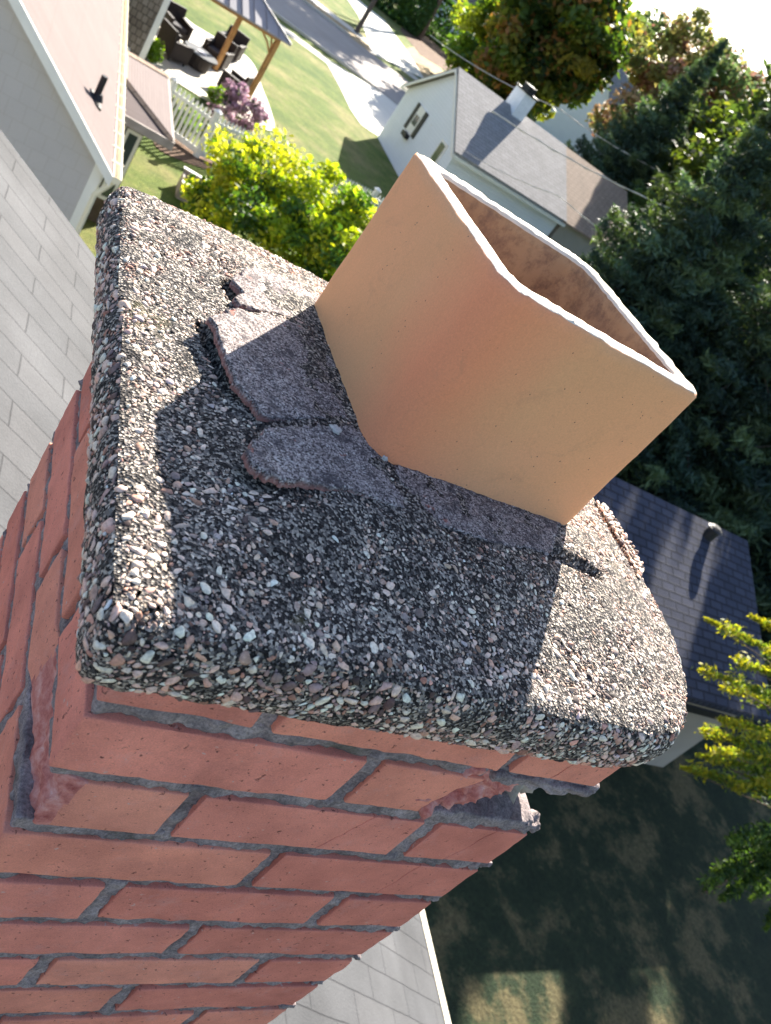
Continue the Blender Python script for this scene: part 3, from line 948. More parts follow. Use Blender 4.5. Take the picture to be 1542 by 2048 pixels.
# chunk cracked off along the crown's right edge
ck_line = [at(x, y, 2, 0.118)[:2] for x, y in ((1192, 992), (1215, 1030), (1245, 1080), (1268, 1118), (1276, 1140))]
ck = []
for (x, y) in ck_line: ck.append((x + 0.006, y - 0.001))
for (x, y), wd in zip(reversed(ck_line), (0.008, 0.018, 0.021, 0.020, 0.018)): ck.append((x + wd + 0.004, y + 0.002))
ck = np.array(ck)
mb = MB()
mb.slab([(x, y, 0.112) for x, y in ck], (0, 0, -0.045))
chunk_m = mb.build('cracked_edge_piece', M['matrix'], crown_o)
def samp_chunk(n):
    x = rng.uniform(ck[:, 0].min(), ck[:, 0].max(), n * 3); y = rng.uniform(ck[:, 1].min(), ck[:, 1].max(), n * 3)
    ok = inside(x, y, ck)
    x, y = x[ok][:n], y[ok][:n]
    return np.stack([x, y, np.full(len(x), 0.113)], 1), np.tile([0, 0, 1.0], (len(x), 1)), None
Pc, Nc, Rc = place(2500, samp_chunk, lambda P, n: rng.uniform(0.0012, 0.0034, len(P)), 0.010)
edge_r, _ = resample(ck, 0.004)
Pe = np.concatenate([np.c_[edge_r, np.full(len(edge_r), z)] for z in (0.109, 0.103, 0.096, 0.088)])
cc = ck.mean(0)
Ne = np.c_[Pe[:, :2] - cc, np.zeros(len(Pe))]; Ne /= np.linalg.norm(Ne, axis=1, keepdims=True)
PV, PF, PC = stones(np.concatenate([Pc, Pe]), np.concatenate([Nc, Ne]), np.concatenate([Rc, rng.uniform(0.0016, 0.003, len(Pe))]))
o_ = fast_mesh('edge_aggregate', PV, PF, M['stone'], crown_o, col=PC, smooth=True)
o_.name = 'cracked_edge_pebbles'

# --- clay flue liner
FX, FY, SX, SY, TH = 0.1385, 0.1495, 0.2125, 0.2010, 0.0635713
FZ0, FZ1 = 0.095, 0.2717
def rounded_rect(inset, rads, nc=14, ns=26):
    pts = []
    x0, y0, x1, y1 = inset, inset, SX - inset, SY - inset
    cs = [(x1 - rads[0], y0 + rads[0], -90, rads[0]), (x1 - rads[1], y1 - rads[1], 0, rads[1]), (x0 + rads[2], y1 - rads[2], 90, rads[2]), (x0 + rads[3], y0 + rads[3], 180, rads[3])]
    for i, (cx_, cy_, a0, rad) in enumerate(cs):
        arc = [(cx_ + rad * math.cos(math.radians(a0 + 90 * k / nc)), cy_ + rad * math.sin(math.radians(a0 + 90 * k / nc))) for k in range(nc + 1)]
        pts += arc
        nx_ = cs[(i + 1) % 4]
        nxt = (nx_[0] + nx_[3] * math.cos(math.radians(nx_[2])), nx_[1] + nx_[3] * math.sin(math.radians(nx_[2])))
        for k in range(1, ns):
            t = k / ns
            pts.append((arc[-1][0] * (1 - t) + nxt[0] * t, arc[-1][1] * (1 - t) + nxt[1] * t))
    p = np.array(pts)
    c, s = math.cos(TH), math.sin(TH)
    return np.stack([FX + p[:, 0] * c - p[:, 1] * s, FY + p[:, 0] * s + p[:, 1] * c], 1)
WALL = 0.0190
oR, iR = rounded_rect(0.0, (0.014, 0.024, 0.014, 0.022)), rounded_rect(WALL, (0.007, 0.018, 0.007, 0.016))
nn = len(oR)
rings, kinds = [], []
for z in np.linspace(FZ0, FZ1 - 0.003, 26): rings.append((oR, z, 0)); kinds.append(0)
rings.append((oR * 0.93 + iR * 0.07, FZ1 - 0.0008, 1))
rings.append((oR * 0.80 + iR * 0.20, FZ1, 1))
rings.append((oR * 0.5 + iR * 0.5, FZ1 + 0.0003, 1))
rings.append((oR * 0.20 + iR * 0.80, FZ1, 1))
rings.append((oR * 0.06 + iR * 0.94, FZ1 - 0.0008, 1))
for z in np.linspace(FZ1 - 0.003, FZ0 - 0.02, 26): rings.append((iR, z, 2))
FV = np.concatenate([np.c_[r, np.full(nn, z)] for r, z, _ in rings])
nzv = vnoise(FV, 22, 3, 3)
nz2 = vnoise(FV, 160, 3, 8)
cen2 = oR.mean(0)
dirn = FV[:, :2] - cen2; dirn /= np.linalg.norm(dirn, axis=1, keepdims=True)
FV[:, :2] += dirn * (nzv * 0.0007)[:, None]
rimw = np.clip((FV[:, 2] - (FZ1 - 0.006)) / 0.006, 0, 1)
FV[:, 2] += rimw * nz2 * 0.0010
FV[:, :2] += dirn * (rimw * nz2 * 0.0012)[:, None]
I = np.arange(nn)
ff, fm = [], []
for r in range(len(rings) - 1):
    ff.append(np.stack([r * nn + I, r * nn + (I + 1) % nn, (r + 1) * nn + (I + 1) % nn, (r + 1) * nn + I], 1))
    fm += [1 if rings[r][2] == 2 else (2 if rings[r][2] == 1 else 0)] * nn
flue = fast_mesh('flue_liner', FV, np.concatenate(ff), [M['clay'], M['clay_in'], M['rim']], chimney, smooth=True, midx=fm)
flue['label'] = 'square orange clay flue liner with rounded corners and a sunlit rim'
# dark soot floor deep inside the flue
mb = MB(); mb.face([(x, y, FZ0 + 0.0) for x, y in iR[::4]]); mb.build('flue_throat', M['clay_in'], flue)

# --- broken plates of mortar wash around the flue foot
def plate(name, pix, zt, thick, tilt=(0, 0), seed=0.0, label=None):
    poly = np.array([at(x, y, 2, zt)[:2] for x, y in pix])
    poly = poly.mean(0) + (poly - poly.mean(0)) * 0.94
    g = 0.0013
    x0, y0 = poly.min(0) - 0.004
    x1, y1 = poly.max(0) + 0.004
    gx, gy = np.arange(x0, x1, g), np.arange(y0, y1, g)
    X, Y = np.meshgrid(gx, gy, indexing='ij')
    pts = np.stack([X.ravel(), Y.ravel(), np.zeros(X.size)], 1)
    jx = (vnoise(pts, 90, 5, seed) * 0.0030).reshape(X.shape)
    jy = (vnoise(pts, 90, 5, seed + 9) * 0.0030).reshape(X.shape)
    IN = inside(X + jx, Y + jy, poly)
    idx = -np.ones(X.shape, int)
    idx[IN] = np.arange(IN.sum())
    n = int(IN.sum())
    cx_, cy_ = poly.mean(0)
    nz = (vnoise(pts, 40, 3, seed + 3) * 0.0009 + vnoise(pts, 330, 3, seed + 5) * 0.00055).reshape(X.shape)
    Z = zt + nz + (X - cx_) * tilt[0] + (Y - cy_) * tilt[1]
    q = np.stack([idx[:-1, :-1], idx[1:, :-1], idx[1:, 1:], idx[:-1, 1:]], -1).reshape(-1, 4)
    q = q[(q >= 0).all(1)]
    top = np.stack([X[IN], Y[IN], Z[IN]], 1)
    low = top.copy(); low[:, 2] -= thick
    e = {}
    for f in q:
        for i in range(4):
            a, b = int(f[i]), int(f[(i + 1) % 4])
            if (b, a) in e: del e[(b, a)]
            else: e[(a, b)] = 1
    side = np.array([(a, a + n, b + n, b) for a, b in e])
    # round the edge a little
    edge_v = np.unique([a for a, b in e])
    top[edge_v, 2] -= 0.0004 * rng.random(len(edge_v))
    o = fast_mesh(name, np.concatenate([top, low]), np.concatenate([q, side]), M['wash'], crown_o, smooth=False)
    if label: o['label'] = label
    return o
for i_, (pix, zt, tilt, lb) in enumerate(PLATES):
    plate('mortar_plate', pix, zt, 0.0065, tilt, i_ + 1, lb)
# pale lichen rosette and a curl of thread at the flue corner
def lump(name, c, r, mat, parent, amp=0.3, seed=0, flat=1.0):
    v, f = ico(3)
    n_ = vnoise(v, 1.8, 4, seed)
    v = v * (1 + n_ * amp)[:, None] * np.array([1, 1, flat]) * r + np.array(c)
    return fast_mesh(name, v, f, mat, parent, smooth=True)
c = at(671, 858, 2, 0.1275); lump('lichen_spot', c, 0.0042, M['lichen'], crown_o, 0.5, 3, 0.3)
c = at(842, 1050, 2, 0.122); lump('lichen_spot', c, 0.0050, M['lichen'], crown_o, 0.7, 8, 0.25)
c = at(770, 917, 2, 0.129); lump('lichen_spot', c, 0.0020, M['lichen'], crown_o, 0.6, 5, 0.6)
# block of old mortar showing in the gap of the missing corner brick
lump('exposed_mortar_block', (0.380, 0.052, -0.036), 0.027, M['pale_mortar'], mortar, 0.5, 6, 1.1)

# ================================================================== the place around the chimney
def D(px, py, dist):
    v = ray(px, py)
    return CAM + v * dist / math.hypot(v[0], v[1])

def plane_hit(px, py, p0, n):
    v = ray(px, py)
    n = np.array(n, float)
    return CAM + v * ((np.array(p0) - CAM) @ n) / (v @ n)

def structure(o):
    o['kind'] = 'structure'
    return o

# --- ground sheet and paving (each sheet a few millimetres above the one below)
def sheet(name, pts, dz, mat, cell=None):
    mb = MB()
    mb.face([(p[0], p[1], gz(p[0], p[1]) + dz) for p in pts])
    return structure(mb.build(name, mat))
def line_band(p, q, w, ext0, ext1):
    """rectangle from p to q in plan, widened by w to the left of p->q"""
    p, q = np.array(p[:2]), np.array(q[:2])
    d = (q - p) / np.linalg.norm(q - p)
    n = np.array([-d[1], d[0]])
    a, b = p - d * ext0, q + d * ext1
    return [a, b, b + n * w, a + n * w]
mb = MB()
S = 700
mb.face([(-S, -S, gz(-S, -S)), (S, -S, gz(S, -S)), (S, S, gz(S, S)), (-S, S, gz(-S, S))])
structure(mb.build('ground', M['grass']))
s0, s1 = G(560, 36), G(757, 182)                # near kerb of the street
sdir = (s1 - s0)[:2] / np.linalg.norm((s1 - s0)[:2])
street_w = 9.5
sheet('street', line_band(s0, s1, street_w, 90, 120), 0.012, M['asphalt'])
nrm = np.array([-sdir[1], sdir[0]])
sheet('parkway', line_band(s0[:2] + nrm * (street_w + 0.02), s1[:2] + nrm * (street_w + 0.02), 2.2, 90, 0), 0.016, M['leaves_ground'])
sheet('far_sidewalk', line_band(s0[:2] + nrm * (street_w + 2.25), s1[:2] + nrm * (street_w + 2.25), 1.6, 90, 120), 0.016, M['walk'])
sheet('near_sidewalk', line_band(s0[:2] - nrm * 2.6, s1[:2] - nrm * 2.6, 1.2, 90, 40), 0.016, M['walk'])
sheet('driveway', [G(x, y) for x, y in ((640, 110), (757, 182), (800, 215), (835, 262), (755, 272), (739, 262), (721, 249), (700, 218), (679, 174), (656, 132))], 0.02, M['concrete'])
sheet('far_driveway', [G(x, y) for x, y in ((742, 106), (850, 160), (812, 100), (793, 74), (768, 40), (729, 10), (705, -12), (690, -8), (716, 31), (736, 80))], 0.022, M['concrete'])
sheet('far_drive_edge', [G(x, y) for x, y in ((808, 98), (850, 160), (905, 172), (885, 140), (840, 90))], 0.008, M['leaves_ground'])
for off in (0.0, street_w):                     # kerbs
    mb = MB()
    c = line_band(s0[:2] + nrm * (off - 0.15 if off == 0 else off), s1[:2] + nrm * (off - 0.15 if off == 0 else off), 0.15, 90, 0 if off == 0 else -2)
    mb.slab([(p[0], p[1], gz(p[0], p[1]) + 0.13) for p in c], (0, 0, -0.3))
    structure(mb.build('kerb', M['walk']))
patio_px = [(345, 4), (355, 20), (379, 46), (417, 68), (453, 90), (480, 104), (500, 120), (514, 142), (520, 168), (537, 209), (550, 252), (545, 264), (528, 260), (500, 246), (470, 232), (430, 214), (395, 192), (330, 152), (285, 132), (300, 60)]
def smooth_poly(P, n=3):
    P = np.array(P, float)
    for _ in range(n):
        Q = np.roll(P, -1, 0)
        P = np.stack([0.75 * P + 0.25 * Q, 0.25 * P + 0.75 * Q], 1).reshape(-1, 2)
    return P
sheet('patio', smooth_poly([G(x, y)[:2] for x, y in patio_px], 2), 0.03, M['concrete'])
sheet('mulch_bed', smooth_poly([G(x, y)[:2] for x, y in ((300, 280), (350, 270), (420, 322), (470, 300), (450, 350), (380, 330), (320, 305))], 2), 0.02, M['mulch'])
sheet('dark_ground_patch', [G(x, y)[:2] for x, y in ((800, 60), (840, 110), (905, 150), (990, 200), (1040, 190), (940, 110), (860, 60), (820, 30))], 0.014, M['mulch'])  # patch of dark brown ground across the street

yard = sheet('side_yard_shade', smooth_poly([(2.2, -14), (30, -14), (34, 9), (26, 13.5), (10, 13), (4.5, 9), (2.0, 4)], 3), 0.006, M['yard'])  # dark sheet that paints the lawn's shade into the ground
# --- buildings
def gable(name, base_z, p_left, p_right, depth_dir, length, z_eave, z_apex, roof_m, wall_m, label, cat='house', oh=0.3, trim=None, roof_uv='along'):
    """p_left, p_right: ends (plan) of the gable wall; the body runs from it along depth_dir"""
    pl, pr = np.array(p_left[:2], float), np.array(p_right[:2], float)
    dd = np.array(depth_dir[:2], float); dd /= np.linalg.norm(dd)
    mid = (pl + pr) / 2
    root = empty(name, (mid[0], mid[1], base_z), label, cat)
    Z = lambda p, z: (p[0], p[1], z)
    bl, brr = pl + dd * length, pr + dd * length
    mb = MB()
    bz = base_z - 0.5
    mb.face([Z(pl, bz), Z(pr, bz), Z(pr, z_eave), Z(mid, z_apex), Z(pl, z_eave)])
    bm = (bl + brr) / 2
    mb.face([Z(brr, bz), Z(bl, bz), Z(bl, z_eave), Z(bm, z_apex), Z(brr, z_eave)])
    mb.face([Z(pr, bz), Z(brr, bz), Z(brr, z_eave), Z(pr, z_eave)])
    mb.face([Z(bl, bz), Z(pl, bz), Z(pl, z_eave), Z(bl, z_eave)])
    mb.build('wall', wall_m, root)
    half = np.linalg.norm(pr - pl) / 2
    across = (pr - pl) / (2 * half)
    slope = (z_apex - z_eave) / half
    mb = MB()
    for sgn in (-1, 1):
        e = mid + across * sgn * (half + oh)
        ze = z_eave - slope * oh
        a, b = e - dd * oh, e + dd * (length + oh)
        ra, rb = mid - dd * oh, mid + dd * (length + oh)
        q = [Z(a, ze + 0.06), Z(b, ze + 0.06), Z(rb, z_apex + 0.06), Z(ra, z_apex + 0.06)]
        if sgn < 0: q = q[::-1]
        mb.slab(q, (0, 0, 0.10))
    roof = mb.build('roof', roof_m, root)
    if trim is not None:
        mb = MB()
        for sgn in (-1, 1):
            e = mid + across * sgn * (half + oh + 0.02)
            ze = z_eave - slope * oh
            for s_ in (-oh - 0.03, length + oh + 0.03):
                a = e + dd * s_
                r = mid + dd * s_
                w = dd * 0.03 * (1 if s_ > 0 else -1)
                mb.slab([Z(a, ze - 0.08), Z(r, z_apex - 0.06), Z(r, z_apex + 0.045), Z(a, ze + 0.045)], (w[0], w[1], 0))
            a, b = e - dd * oh, e + dd * (length + oh)
            w = across * sgn * 0.04
            mb.slab([Z(a, ze - 0.1), Z(b, ze - 0.1), Z(b, ze + 0.04), Z(a, ze + 0.04)], (w[0], w[1], 0))
        mb.build('trim_board', trim, roof)
    return root, dict(mid=mid, dd=dd, across=across, half=half, slope=slope)

# our own house below the chimney
m_, zc_ = 0.646, -1.10
RN = np.array([m_, 0, 1.0])
def roofhit(px, py): return plane_hit(px, py, (0, 0, zc_), RN)
e1 = roofhit(890, 2048)
f1, f2 = roofhit(178, 500), roofhit(0, 265)
yfar = float(f1[1])
xe = float(e1[0])
xr = min(-2.4, float(f2[0]) - 0.4)
print('own roof', e1, f1, f2, roofhit(0, 1060))
own = empty('shingled_house', (1.0, 0, gz(1, 0)), 'house with a pale grey shingle roof that the chimney rises from', 'house')
zr = lambda x: zc_ - m_ * x
mb = MB()
L = math.hypot(1, m_)
def rq(x0, x1, y0, y1, up=1):
    pts = [(x0, y0, zr(x0)), (x1, y0, zr(x1)), (x1, y1, zr(x1)), (x0, y1, zr(x0))]
    uv = [(x0 * L, y0), (x1 * L, y0), (x1 * L, y1), (x0 * L, y1)]
    return pts, uv
pts, uv = rq(xr, xe, -7.0, yfar)
mb.face(pts, uv)
zlow = zr(xr) - m_ * 5
other = [(xr, yfar, zr(xr)), (xr - 5, yfar, zlow), (xr - 5, -7, zlow), (xr, -7, zr(xr))]
mb.face(other, [(0, yfar), (5 * L, yfar), (5 * L, -7), (0, -7)])
for f in (pts, other):
    mb.face([(x, y, z - 0.12) for x, y, z in f][::-1])
mb.slab([(xr, yfar, zr(xr)), (xe, yfar, zr(xe)), (xe, yfar, zr(xe) - 0.12), (xr, yfar, zr(xr) - 0.12)], (0, 0.012, 0))
own_roof = mb.build('roof', M['roof_near'], own)
mb = MB()
mb.slab([(xe, -7, zr(xe) + 0.006), (xe, yfar, zr(xe) + 0.006), (xe + 0.035, yfar, zr(xe) + 0.004), (xe + 0.035, -7, zr(xe) + 0.004)], (0, 0, -0.15))
mb.build('drip_edge', M['cream'], own_roof)
mb = MB()
mb.slab([(xr - 4.7, -6.7, gz(0, 0) - 0.4), (xe - 0.35, -6.7, gz(0, 0) - 0.4), (xe - 0.35, yfar - 0.3, gz(0, 0) - 0.4), (xr - 4.7, yfar - 0.3, gz(0, 0) - 0.4)], (0, 0, zr(xe) + 7.8))
mb.build('wall', M['siding'], own)

# neighbour on the left: cream gable wall, beige roof, cream gutter
N0 = at(226, 352, 2, -4.5)
rk = plane_hit(40, 0, N0, (0, 1, 0))
sl = (rk[2] - N0[2]) / (N0[0] - rk[0])
print('neighbour', N0, rk, sl)
nb_ = empty('cream_house', (N0[0] - 5, N0[1] + 6, gz(N0[0], N0[1])), 'cream shake-sided house with a plain beige shingle roof, at the upper left', 'house')
half = 5.2
xr_, zr_ = N0[0] - half, N0[2] + sl * half
Ly = 26
mb = MB()
Ls = math.hypot(1, sl)
mb.face([(N0[0], N0[1], N0[2]), (N0[0], N0[1] + Ly, N0[2]), (xr_, N0[1] + Ly, zr_), (xr_, N0[1], zr_)], [(0, 0), (0, Ly), (-half * Ls, Ly), (-half * Ls, 0)])
mb.face([(xr_, N0[1], zr_), (xr_, N0[1] + Ly, zr_), (xr_ - half, N0[1] + Ly, N0[2]), (xr_ - half, N0[1], N0[2])], [(0, 0), (0, Ly), (half * Ls, Ly), (half * Ls, 0)])
nroof = mb.build('roof', M['roof_beige'], nb_)
mb = MB()
for sx_ in (1, -1):
    x1_ = xr_ + sx_ * half
    mb.slab([(x1_, N0[1] - 0.02, N0[2] + 0.01), (xr_, N0[1] - 0.02, zr_ + 0.01), (xr_, N0[1] - 0.02, zr_ - 0.16), (x1_, N0[1] - 0.02, N0[2] - 0.16)], (0, -0.04, 0))
    mb.slab([(x1_ - sx_ * 0.1, N0[1] - 0.02, N0[2] - 0.14 + 0.1 * sl), (xr_, N0[1] - 0.02, zr_ - 0.14), (xr_, N0[1] + 0.11, zr_ - 0.14), (x1_ - sx_ * 0.1, N0[1] + 0.11, N0[2] - 0.14 + 0.1 * sl)], (0, 0, -0.02))
mb.build('rake_board', M['trim'], nroof)
gb = gz(N0[0], N0[1]) - 0.3
wx, wy = N0[0] - 0.14, N0[1] + 0.12
mb = MB()
zt_ = lambda x: N0[2] + sl * (N0[0] - x) - 0.05 if x > xr_ else zr_ - sl * (xr_ - x) - 0.05
mb.face([(wx, wy, gb), (wx, wy, zt_(wx)), (xr_, wy, zr_ - 0.05), (xr_ - half + 0.35, wy, N0[2]), (xr_ - half + 0.35, wy, gb)][::-1],
        [(0, 0), (0, zt_(wx) - gb), (-5, zr_ - gb), (-10, N0[2] - gb), (-10, 0)][::-1])
mb.face([(wx, wy, gb), (wx, wy + Ly - 0.7, gb), (wx, wy + Ly - 0.7, zt_(wx)), (wx, wy, zt_(wx))], [(0, 0), (Ly, 0), (Ly, 3), (0, 3)])
nw = mb.build('wall', M['siding'], nb_)
mb = MB()
mb.box((wx - 0.06, wy - 0.012, (gb + zt_(wx)) / 2), (0.14, 0.02, zt_(wx) - gb))
mb.box((wx + 0.012, wy + 0.06, (gb + zt_(wx)) / 2), (0.02, 0.14, zt_(wx) - gb))
mb.build('corner_board', M['trim'], nw)
# gutter: an open trough with hanger straps
mb = MB()
gx0, gx1, gz1 = N0[0] + 0.0, N0[0] + 0.13, N0[2] + 0.015
prof_g = [(gx0, gz1), (gx0, gz1 - 0.10), (gx1 - 0.03, gz1 - 0.10), (gx1, gz1 - 0.03), (gx1, gz1 + 0.005), (gx1 - 0.018, gz1 + 0.005), (gx1 - 0.018, gz1 - 0.02), (gx1 - 0.042, gz1 - 0.085), (gx0 + 0.012, gz1 - 0.085), (gx0 + 0.012, gz1)]
for i in range(len(prof_g)):
    a, b = prof_g[i], prof_g[(i + 1) % len(prof_g)]
    mb.face([(a[0], N0[1] - 0.05, a[1]), (b[0], N0[1] - 0.05, b[1]), (b[0], N0[1] + Ly, b[1]), (a[0], N0[1] + Ly, a[1])])
mb.face([(p[0], N0[1] - 0.05, p[1]) for p in prof_g[:5]])
gut = mb.build('gutter', M['cream'], nb_)
for i in range(22):
    mb = MB()
    y_ = N0[1] + 0.5 + i * 0.62
    mb.box((N0[0] + 0.03, y_, gz1 + 0.012), (0.24, 0.025, 0.006))
    mb.build('gutter_strap', M['cream'], gut)
mb = MB()
mb.tube((N0[0] + 0.06, N0[1] + 0.05, gz1 - 0.1), (wx + 0.03, N0[1] + 0.1, gz1 - 0.45), 0.04)
mb.tube((wx + 0.03, N0[1] + 0.1, gz1 - 0.45), (wx + 0.03, N0[1] + 0.1, gb), 0.04)
mb.build('downspout', M['cream'], nb_)
# vent pipe with boot on the beige roof
def roof_n(px, py): return plane_hit(px, py, N0, (sl, 0, 1))
vp_ = roof_n(190, 200)
vt = np.array([vp_[0], vp_[1], V(206, 158, vp_)])
mb = MB()
mb.tube(vp_ - np.array([0, 0, 0.05]), (vp_[0], vp_[1], vp_[2] + 0.40), 0.05, 0.05, 14)
pipe = mb.build('vent_pipe', M['black'], nb_)
mb = MB()
nx2 = np.array([sl, 0, 1]) / math.hypot(sl, 1)
mb.tube(vp_ + nx2 * 0.005, vp_ + nx2 * 0.03, 0.17, 0.15, 14)
mb.tube(vp_ + nx2 * 0.03, vp_ + nx2 * 0.03 + np.array([0, 0, 0.1]), 0.10, 0.06, 14)
mb.build('pipe_boot', M['black'], pipe)

# low hip-roofed wing on the right of the gutter
K = at(345, 283, 2, -4.95)
K2 = at(330, 165, 0, K[0])
print('wing', K, K2)
wy0, wy1, wx1 = K[1], K[1] + 4.6, K[0]
wx0 = N0[0] - 0.3
wing = empty('porch_wing', ((wx0 + wx1) / 2, (wy0 + wy1) / 2, gz(wx0, wy0)), 'low wing with a hipped taupe roof and dark windows beside the cream house', 'house wing')
wxl = N0[0] + 0.16
wsl = 0.24
wt = wx1 - wxl
ze = K[2]
wy1 = wy0 + 4.0
pA, pB, pC = (wx1, wy0, ze), (wxl, wy0 + wt, ze + wsl * wt), (wxl, wy1 - wt, ze + wsl * wt)
mb = MB()
mb.face([(wxl, wy0, ze), pA, pB])
mb.face([pA, (wx1, wy1, ze), pC, pB])
mb.face([(wx1, wy1, ze), (wxl, wy1, ze), pC])
mb.face([(wxl, wy1, ze), (wxl, wy0, ze), pB, pC])
wr = mb.build('roof', M['roof_beige'], wing)
mb = MB()
def ridge_cap(a, b, w=0.09):
    a, b = np.array(a), np.array(b)
    d = b - a; s_ = np.cross(d, [0, 0, 1.0]); s_ /= np.linalg.norm(s_)
    mb.face([a - s_ * w + [0, 0, 0.0], b - s_ * w, b + [0, 0, 0.05], a + [0, 0, 0.05]])
    mb.face([a + [0, 0, 0.05], b + [0, 0, 0.05], b + s_ * w, a + s_ * w])
ridge_cap((wx1, wy0, ze + 0.01), pB); ridge_cap((wx1, wy1, ze + 0.01), pC); ridge_cap(pB, pC)
mb.build('hip_cap', M['roof_tan'], wr)
mb = MB()
mb.slab([(wxl, wy0, ze + 0.005), (wx1, wy0, ze + 0.005), (wx1, wy0, ze - 0.16), (wxl, wy0, ze - 0.16)], (0, -0.05, 0))
mb.slab([(wx1, wy0 - 0.05, ze + 0.003), (wx1, wy1, ze + 0.003), (wx1, wy1, ze - 0.16), (wx1, wy0 - 0.05, ze - 0.16)], (0.05, 0, 0))
mb.slab([(wxl, wy0, ze - 0.163), (wx1, wy0, ze - 0.163), (wx1, wy1, ze - 0.163), (wxl, wy1, ze - 0.163)], (0, 0, -0.02))
mb.build('fascia', M['grey_board'], wr)
mb = MB()
gb2 = gz(wx1, wy0) - 0.3
mb.slab([(wxl, wy0 + 0.45, gb2), (wx1 - 0.45, wy0 + 0.45, gb2), (wx1 - 0.45, wy1 - 0.4, gb2), (wxl, wy1 - 0.4, gb2)], (0, 0, ze - 0.18 - gb2))
mb.build('wall', M['bark'], wing)
for i in range(2):
    xa, xb = wx1 - 1.10 + i * 0.33, wx1 - 0.80 + i * 0.33
    mb = MB()
    zb0, zb1 = ze - 1.9, ze - 0.32
    for (a, b, c_, d_) in ((xa, xb, zb1 - 0.07, zb1), (xa, xb, zb0, zb0 + 0.07), (xa, xa + 0.06, zb0, zb1), (xb - 0.06, xb, zb0, zb1)):
        mb.slab([(a, wy0 + 0.44, c_), (b, wy0 + 0.44, c_), (b, wy0 + 0.44, d_), (a, wy0 + 0.44, d_)], (0, -0.05 - 0.001 * (b - a < 0.1), 0))
    w_ = mb.build('window', M['trim'], wing)
    mb = MB()
    mb.slab([(xa + 0.05, wy0 + 0.43, zb0 + 0.05), (xb - 0.05, wy0 + 0.43, zb0 + 0.05), (xb - 0.05, wy0 + 0.43, zb1 - 0.05), (xa + 0.05, wy0 + 0.43, zb1 - 0.05)], (0, -0.01, 0))
    mb.build('pane', M['glass'], w_)

# shake-sided building beyond
bp = G(262, 172)
print('shake', bp, V(340, 0, bp), P_ if 'P_' in globals() else '')
sh = empty('shake_house', (bp[0] - 4, bp[1] + 3, bp[2]), 'brown shake-sided house wall with a white corner board', 'house')
hgt = 7.0
mb = MB()
mb.face([(bp[0] - 9, bp[1], bp[2] - 0.3), (bp[0], bp[1], bp[2] - 0.3), (bp[0], bp[1], bp[2] + hgt), (bp[0] - 9, bp[1], bp[2] + hgt)])
mb.face([(bp[0], bp[1], bp[2] - 0.3), (bp[0], bp[1] + 7, bp[2] - 0.3), (bp[0], bp[1] + 7, bp[2] + hgt), (bp[0], bp[1], bp[2] + hgt)])
mb.face([(bp[0], bp[1] + 7, bp[2] - 0.3), (bp[0] - 9, bp[1] + 7, bp[2] - 0.3), (bp[0] - 9, bp[1] + 7, bp[2] + hgt), (bp[0], bp[1] + 7, bp[2] + hgt)])
sw = mb.build('wall', M['shake_wall'], sh)
mb = MB()
mb.box((bp[0] - 0.05, bp[1] - 0.02, bp[2] + hgt / 2), (0.16, 0.03, hgt))
mb.box((bp[0] + 0.02, bp[1] + 0.06, bp[2] + hgt / 2), (0.03, 0.16, hgt))
mb.build('corner_board', M['trim'], sw)
mb = MB()
mb.slab([(bp[0] - 9.4, bp[1] - 0.4, bp[2] + hgt), (bp[0] + 0.4, bp[1] - 0.4, bp[2] + hgt), (bp[0] + 0.4, bp[1] + 7.4, bp[2] + hgt), (bp[0] - 9.4, bp[1] + 7.4, bp[2] + hgt)], (0, 0, 0.15))
mb.build('roof', M['roof_brown'], sh)
mb = MB()
dx = plane_hit(268, 14, bp, (0, 1, 0))
mb.tube((dx[0], bp[1] - 0.05, bp[2] + 3.2), (dx[0], bp[1] - 0.05, bp[2] + hgt), 0.04)
mb.build('conduit', M['black'], sh)
lm = plane_hit(252, 100, bp, (0, 1, 0))
mb = MB(); mb.box((lm[0], bp[1] - 0.06, lm[2]), (0.16, 0.12, 0.2)); mb.build('meter_box', M['vinyl'], sh)

# --- white house
A = G(755, 275)
E0, E1 = at(914, 303, 2, -4.2), at(1124, 436, 2, -4.2)
dd = (E1 - E0)[:2]; LW = float(np.linalg.norm(dd)); dd /= LW
root, hw = gable('white_house', A[2], A[:2], E0[:2], dd, LW, -4.22, -2.2, M['roof_grey'], M['white_siding'],
                 'small white gable house with a grey shingle roof and black shutters', oh=0.22, trim=M['trim'])
gn = np.array([-hw['across'][1], hw['across'][0], 0]); gn = gn if gn @ np.array([dd[0], dd[1], 0]) < 0 else -gn
def on_gable(px, py): return plane_hit(px, py, (A[0], A[1], 0), gn)
ac3 = np.array([hw['across'][0], hw['across'][1], 0])
def panel(name, c, w, h, th, mat, parent, n=gn, ax=ac3):
    mb = MB()
    c = np.array(c, float)
    q = [c - ax * w / 2 - [0, 0, h / 2], c + ax * w / 2 - [0, 0, h / 2], c + ax * w / 2 + [0, 0, h / 2], c - ax * w / 2 + [0, 0, h / 2]]
    mb.slab([p + n * th for p in q], -n * th)
    return mb.build(name, mat, parent)
wc = on_gable(833, 242)
wfr = panel('window', wc, 0.72, 1.15, 0.05, M['trim'], root)
panel('pane', wc + gn * 0.052, 0.5, 0.42, 0.01, M['glass'], wfr)
for s_ in (-1, 1):
    panel('shutter', wc + ac3 * s_ * 0.56, 0.30, 1.15, 0.06, M['black'], root)
panel('window_box', wc - np.array([0, 0, 0.72]), 0.55, 0.2, 0.2, M['black'], root)
w2 = on_gable(878, 306)
wfr = panel('window', w2, 0.7, 0.95, 0.05, M['trim'], root)
panel('pane', w2 + gn * 0.052, 0.5, 0.75, 0.01, M['glass'], wfr)
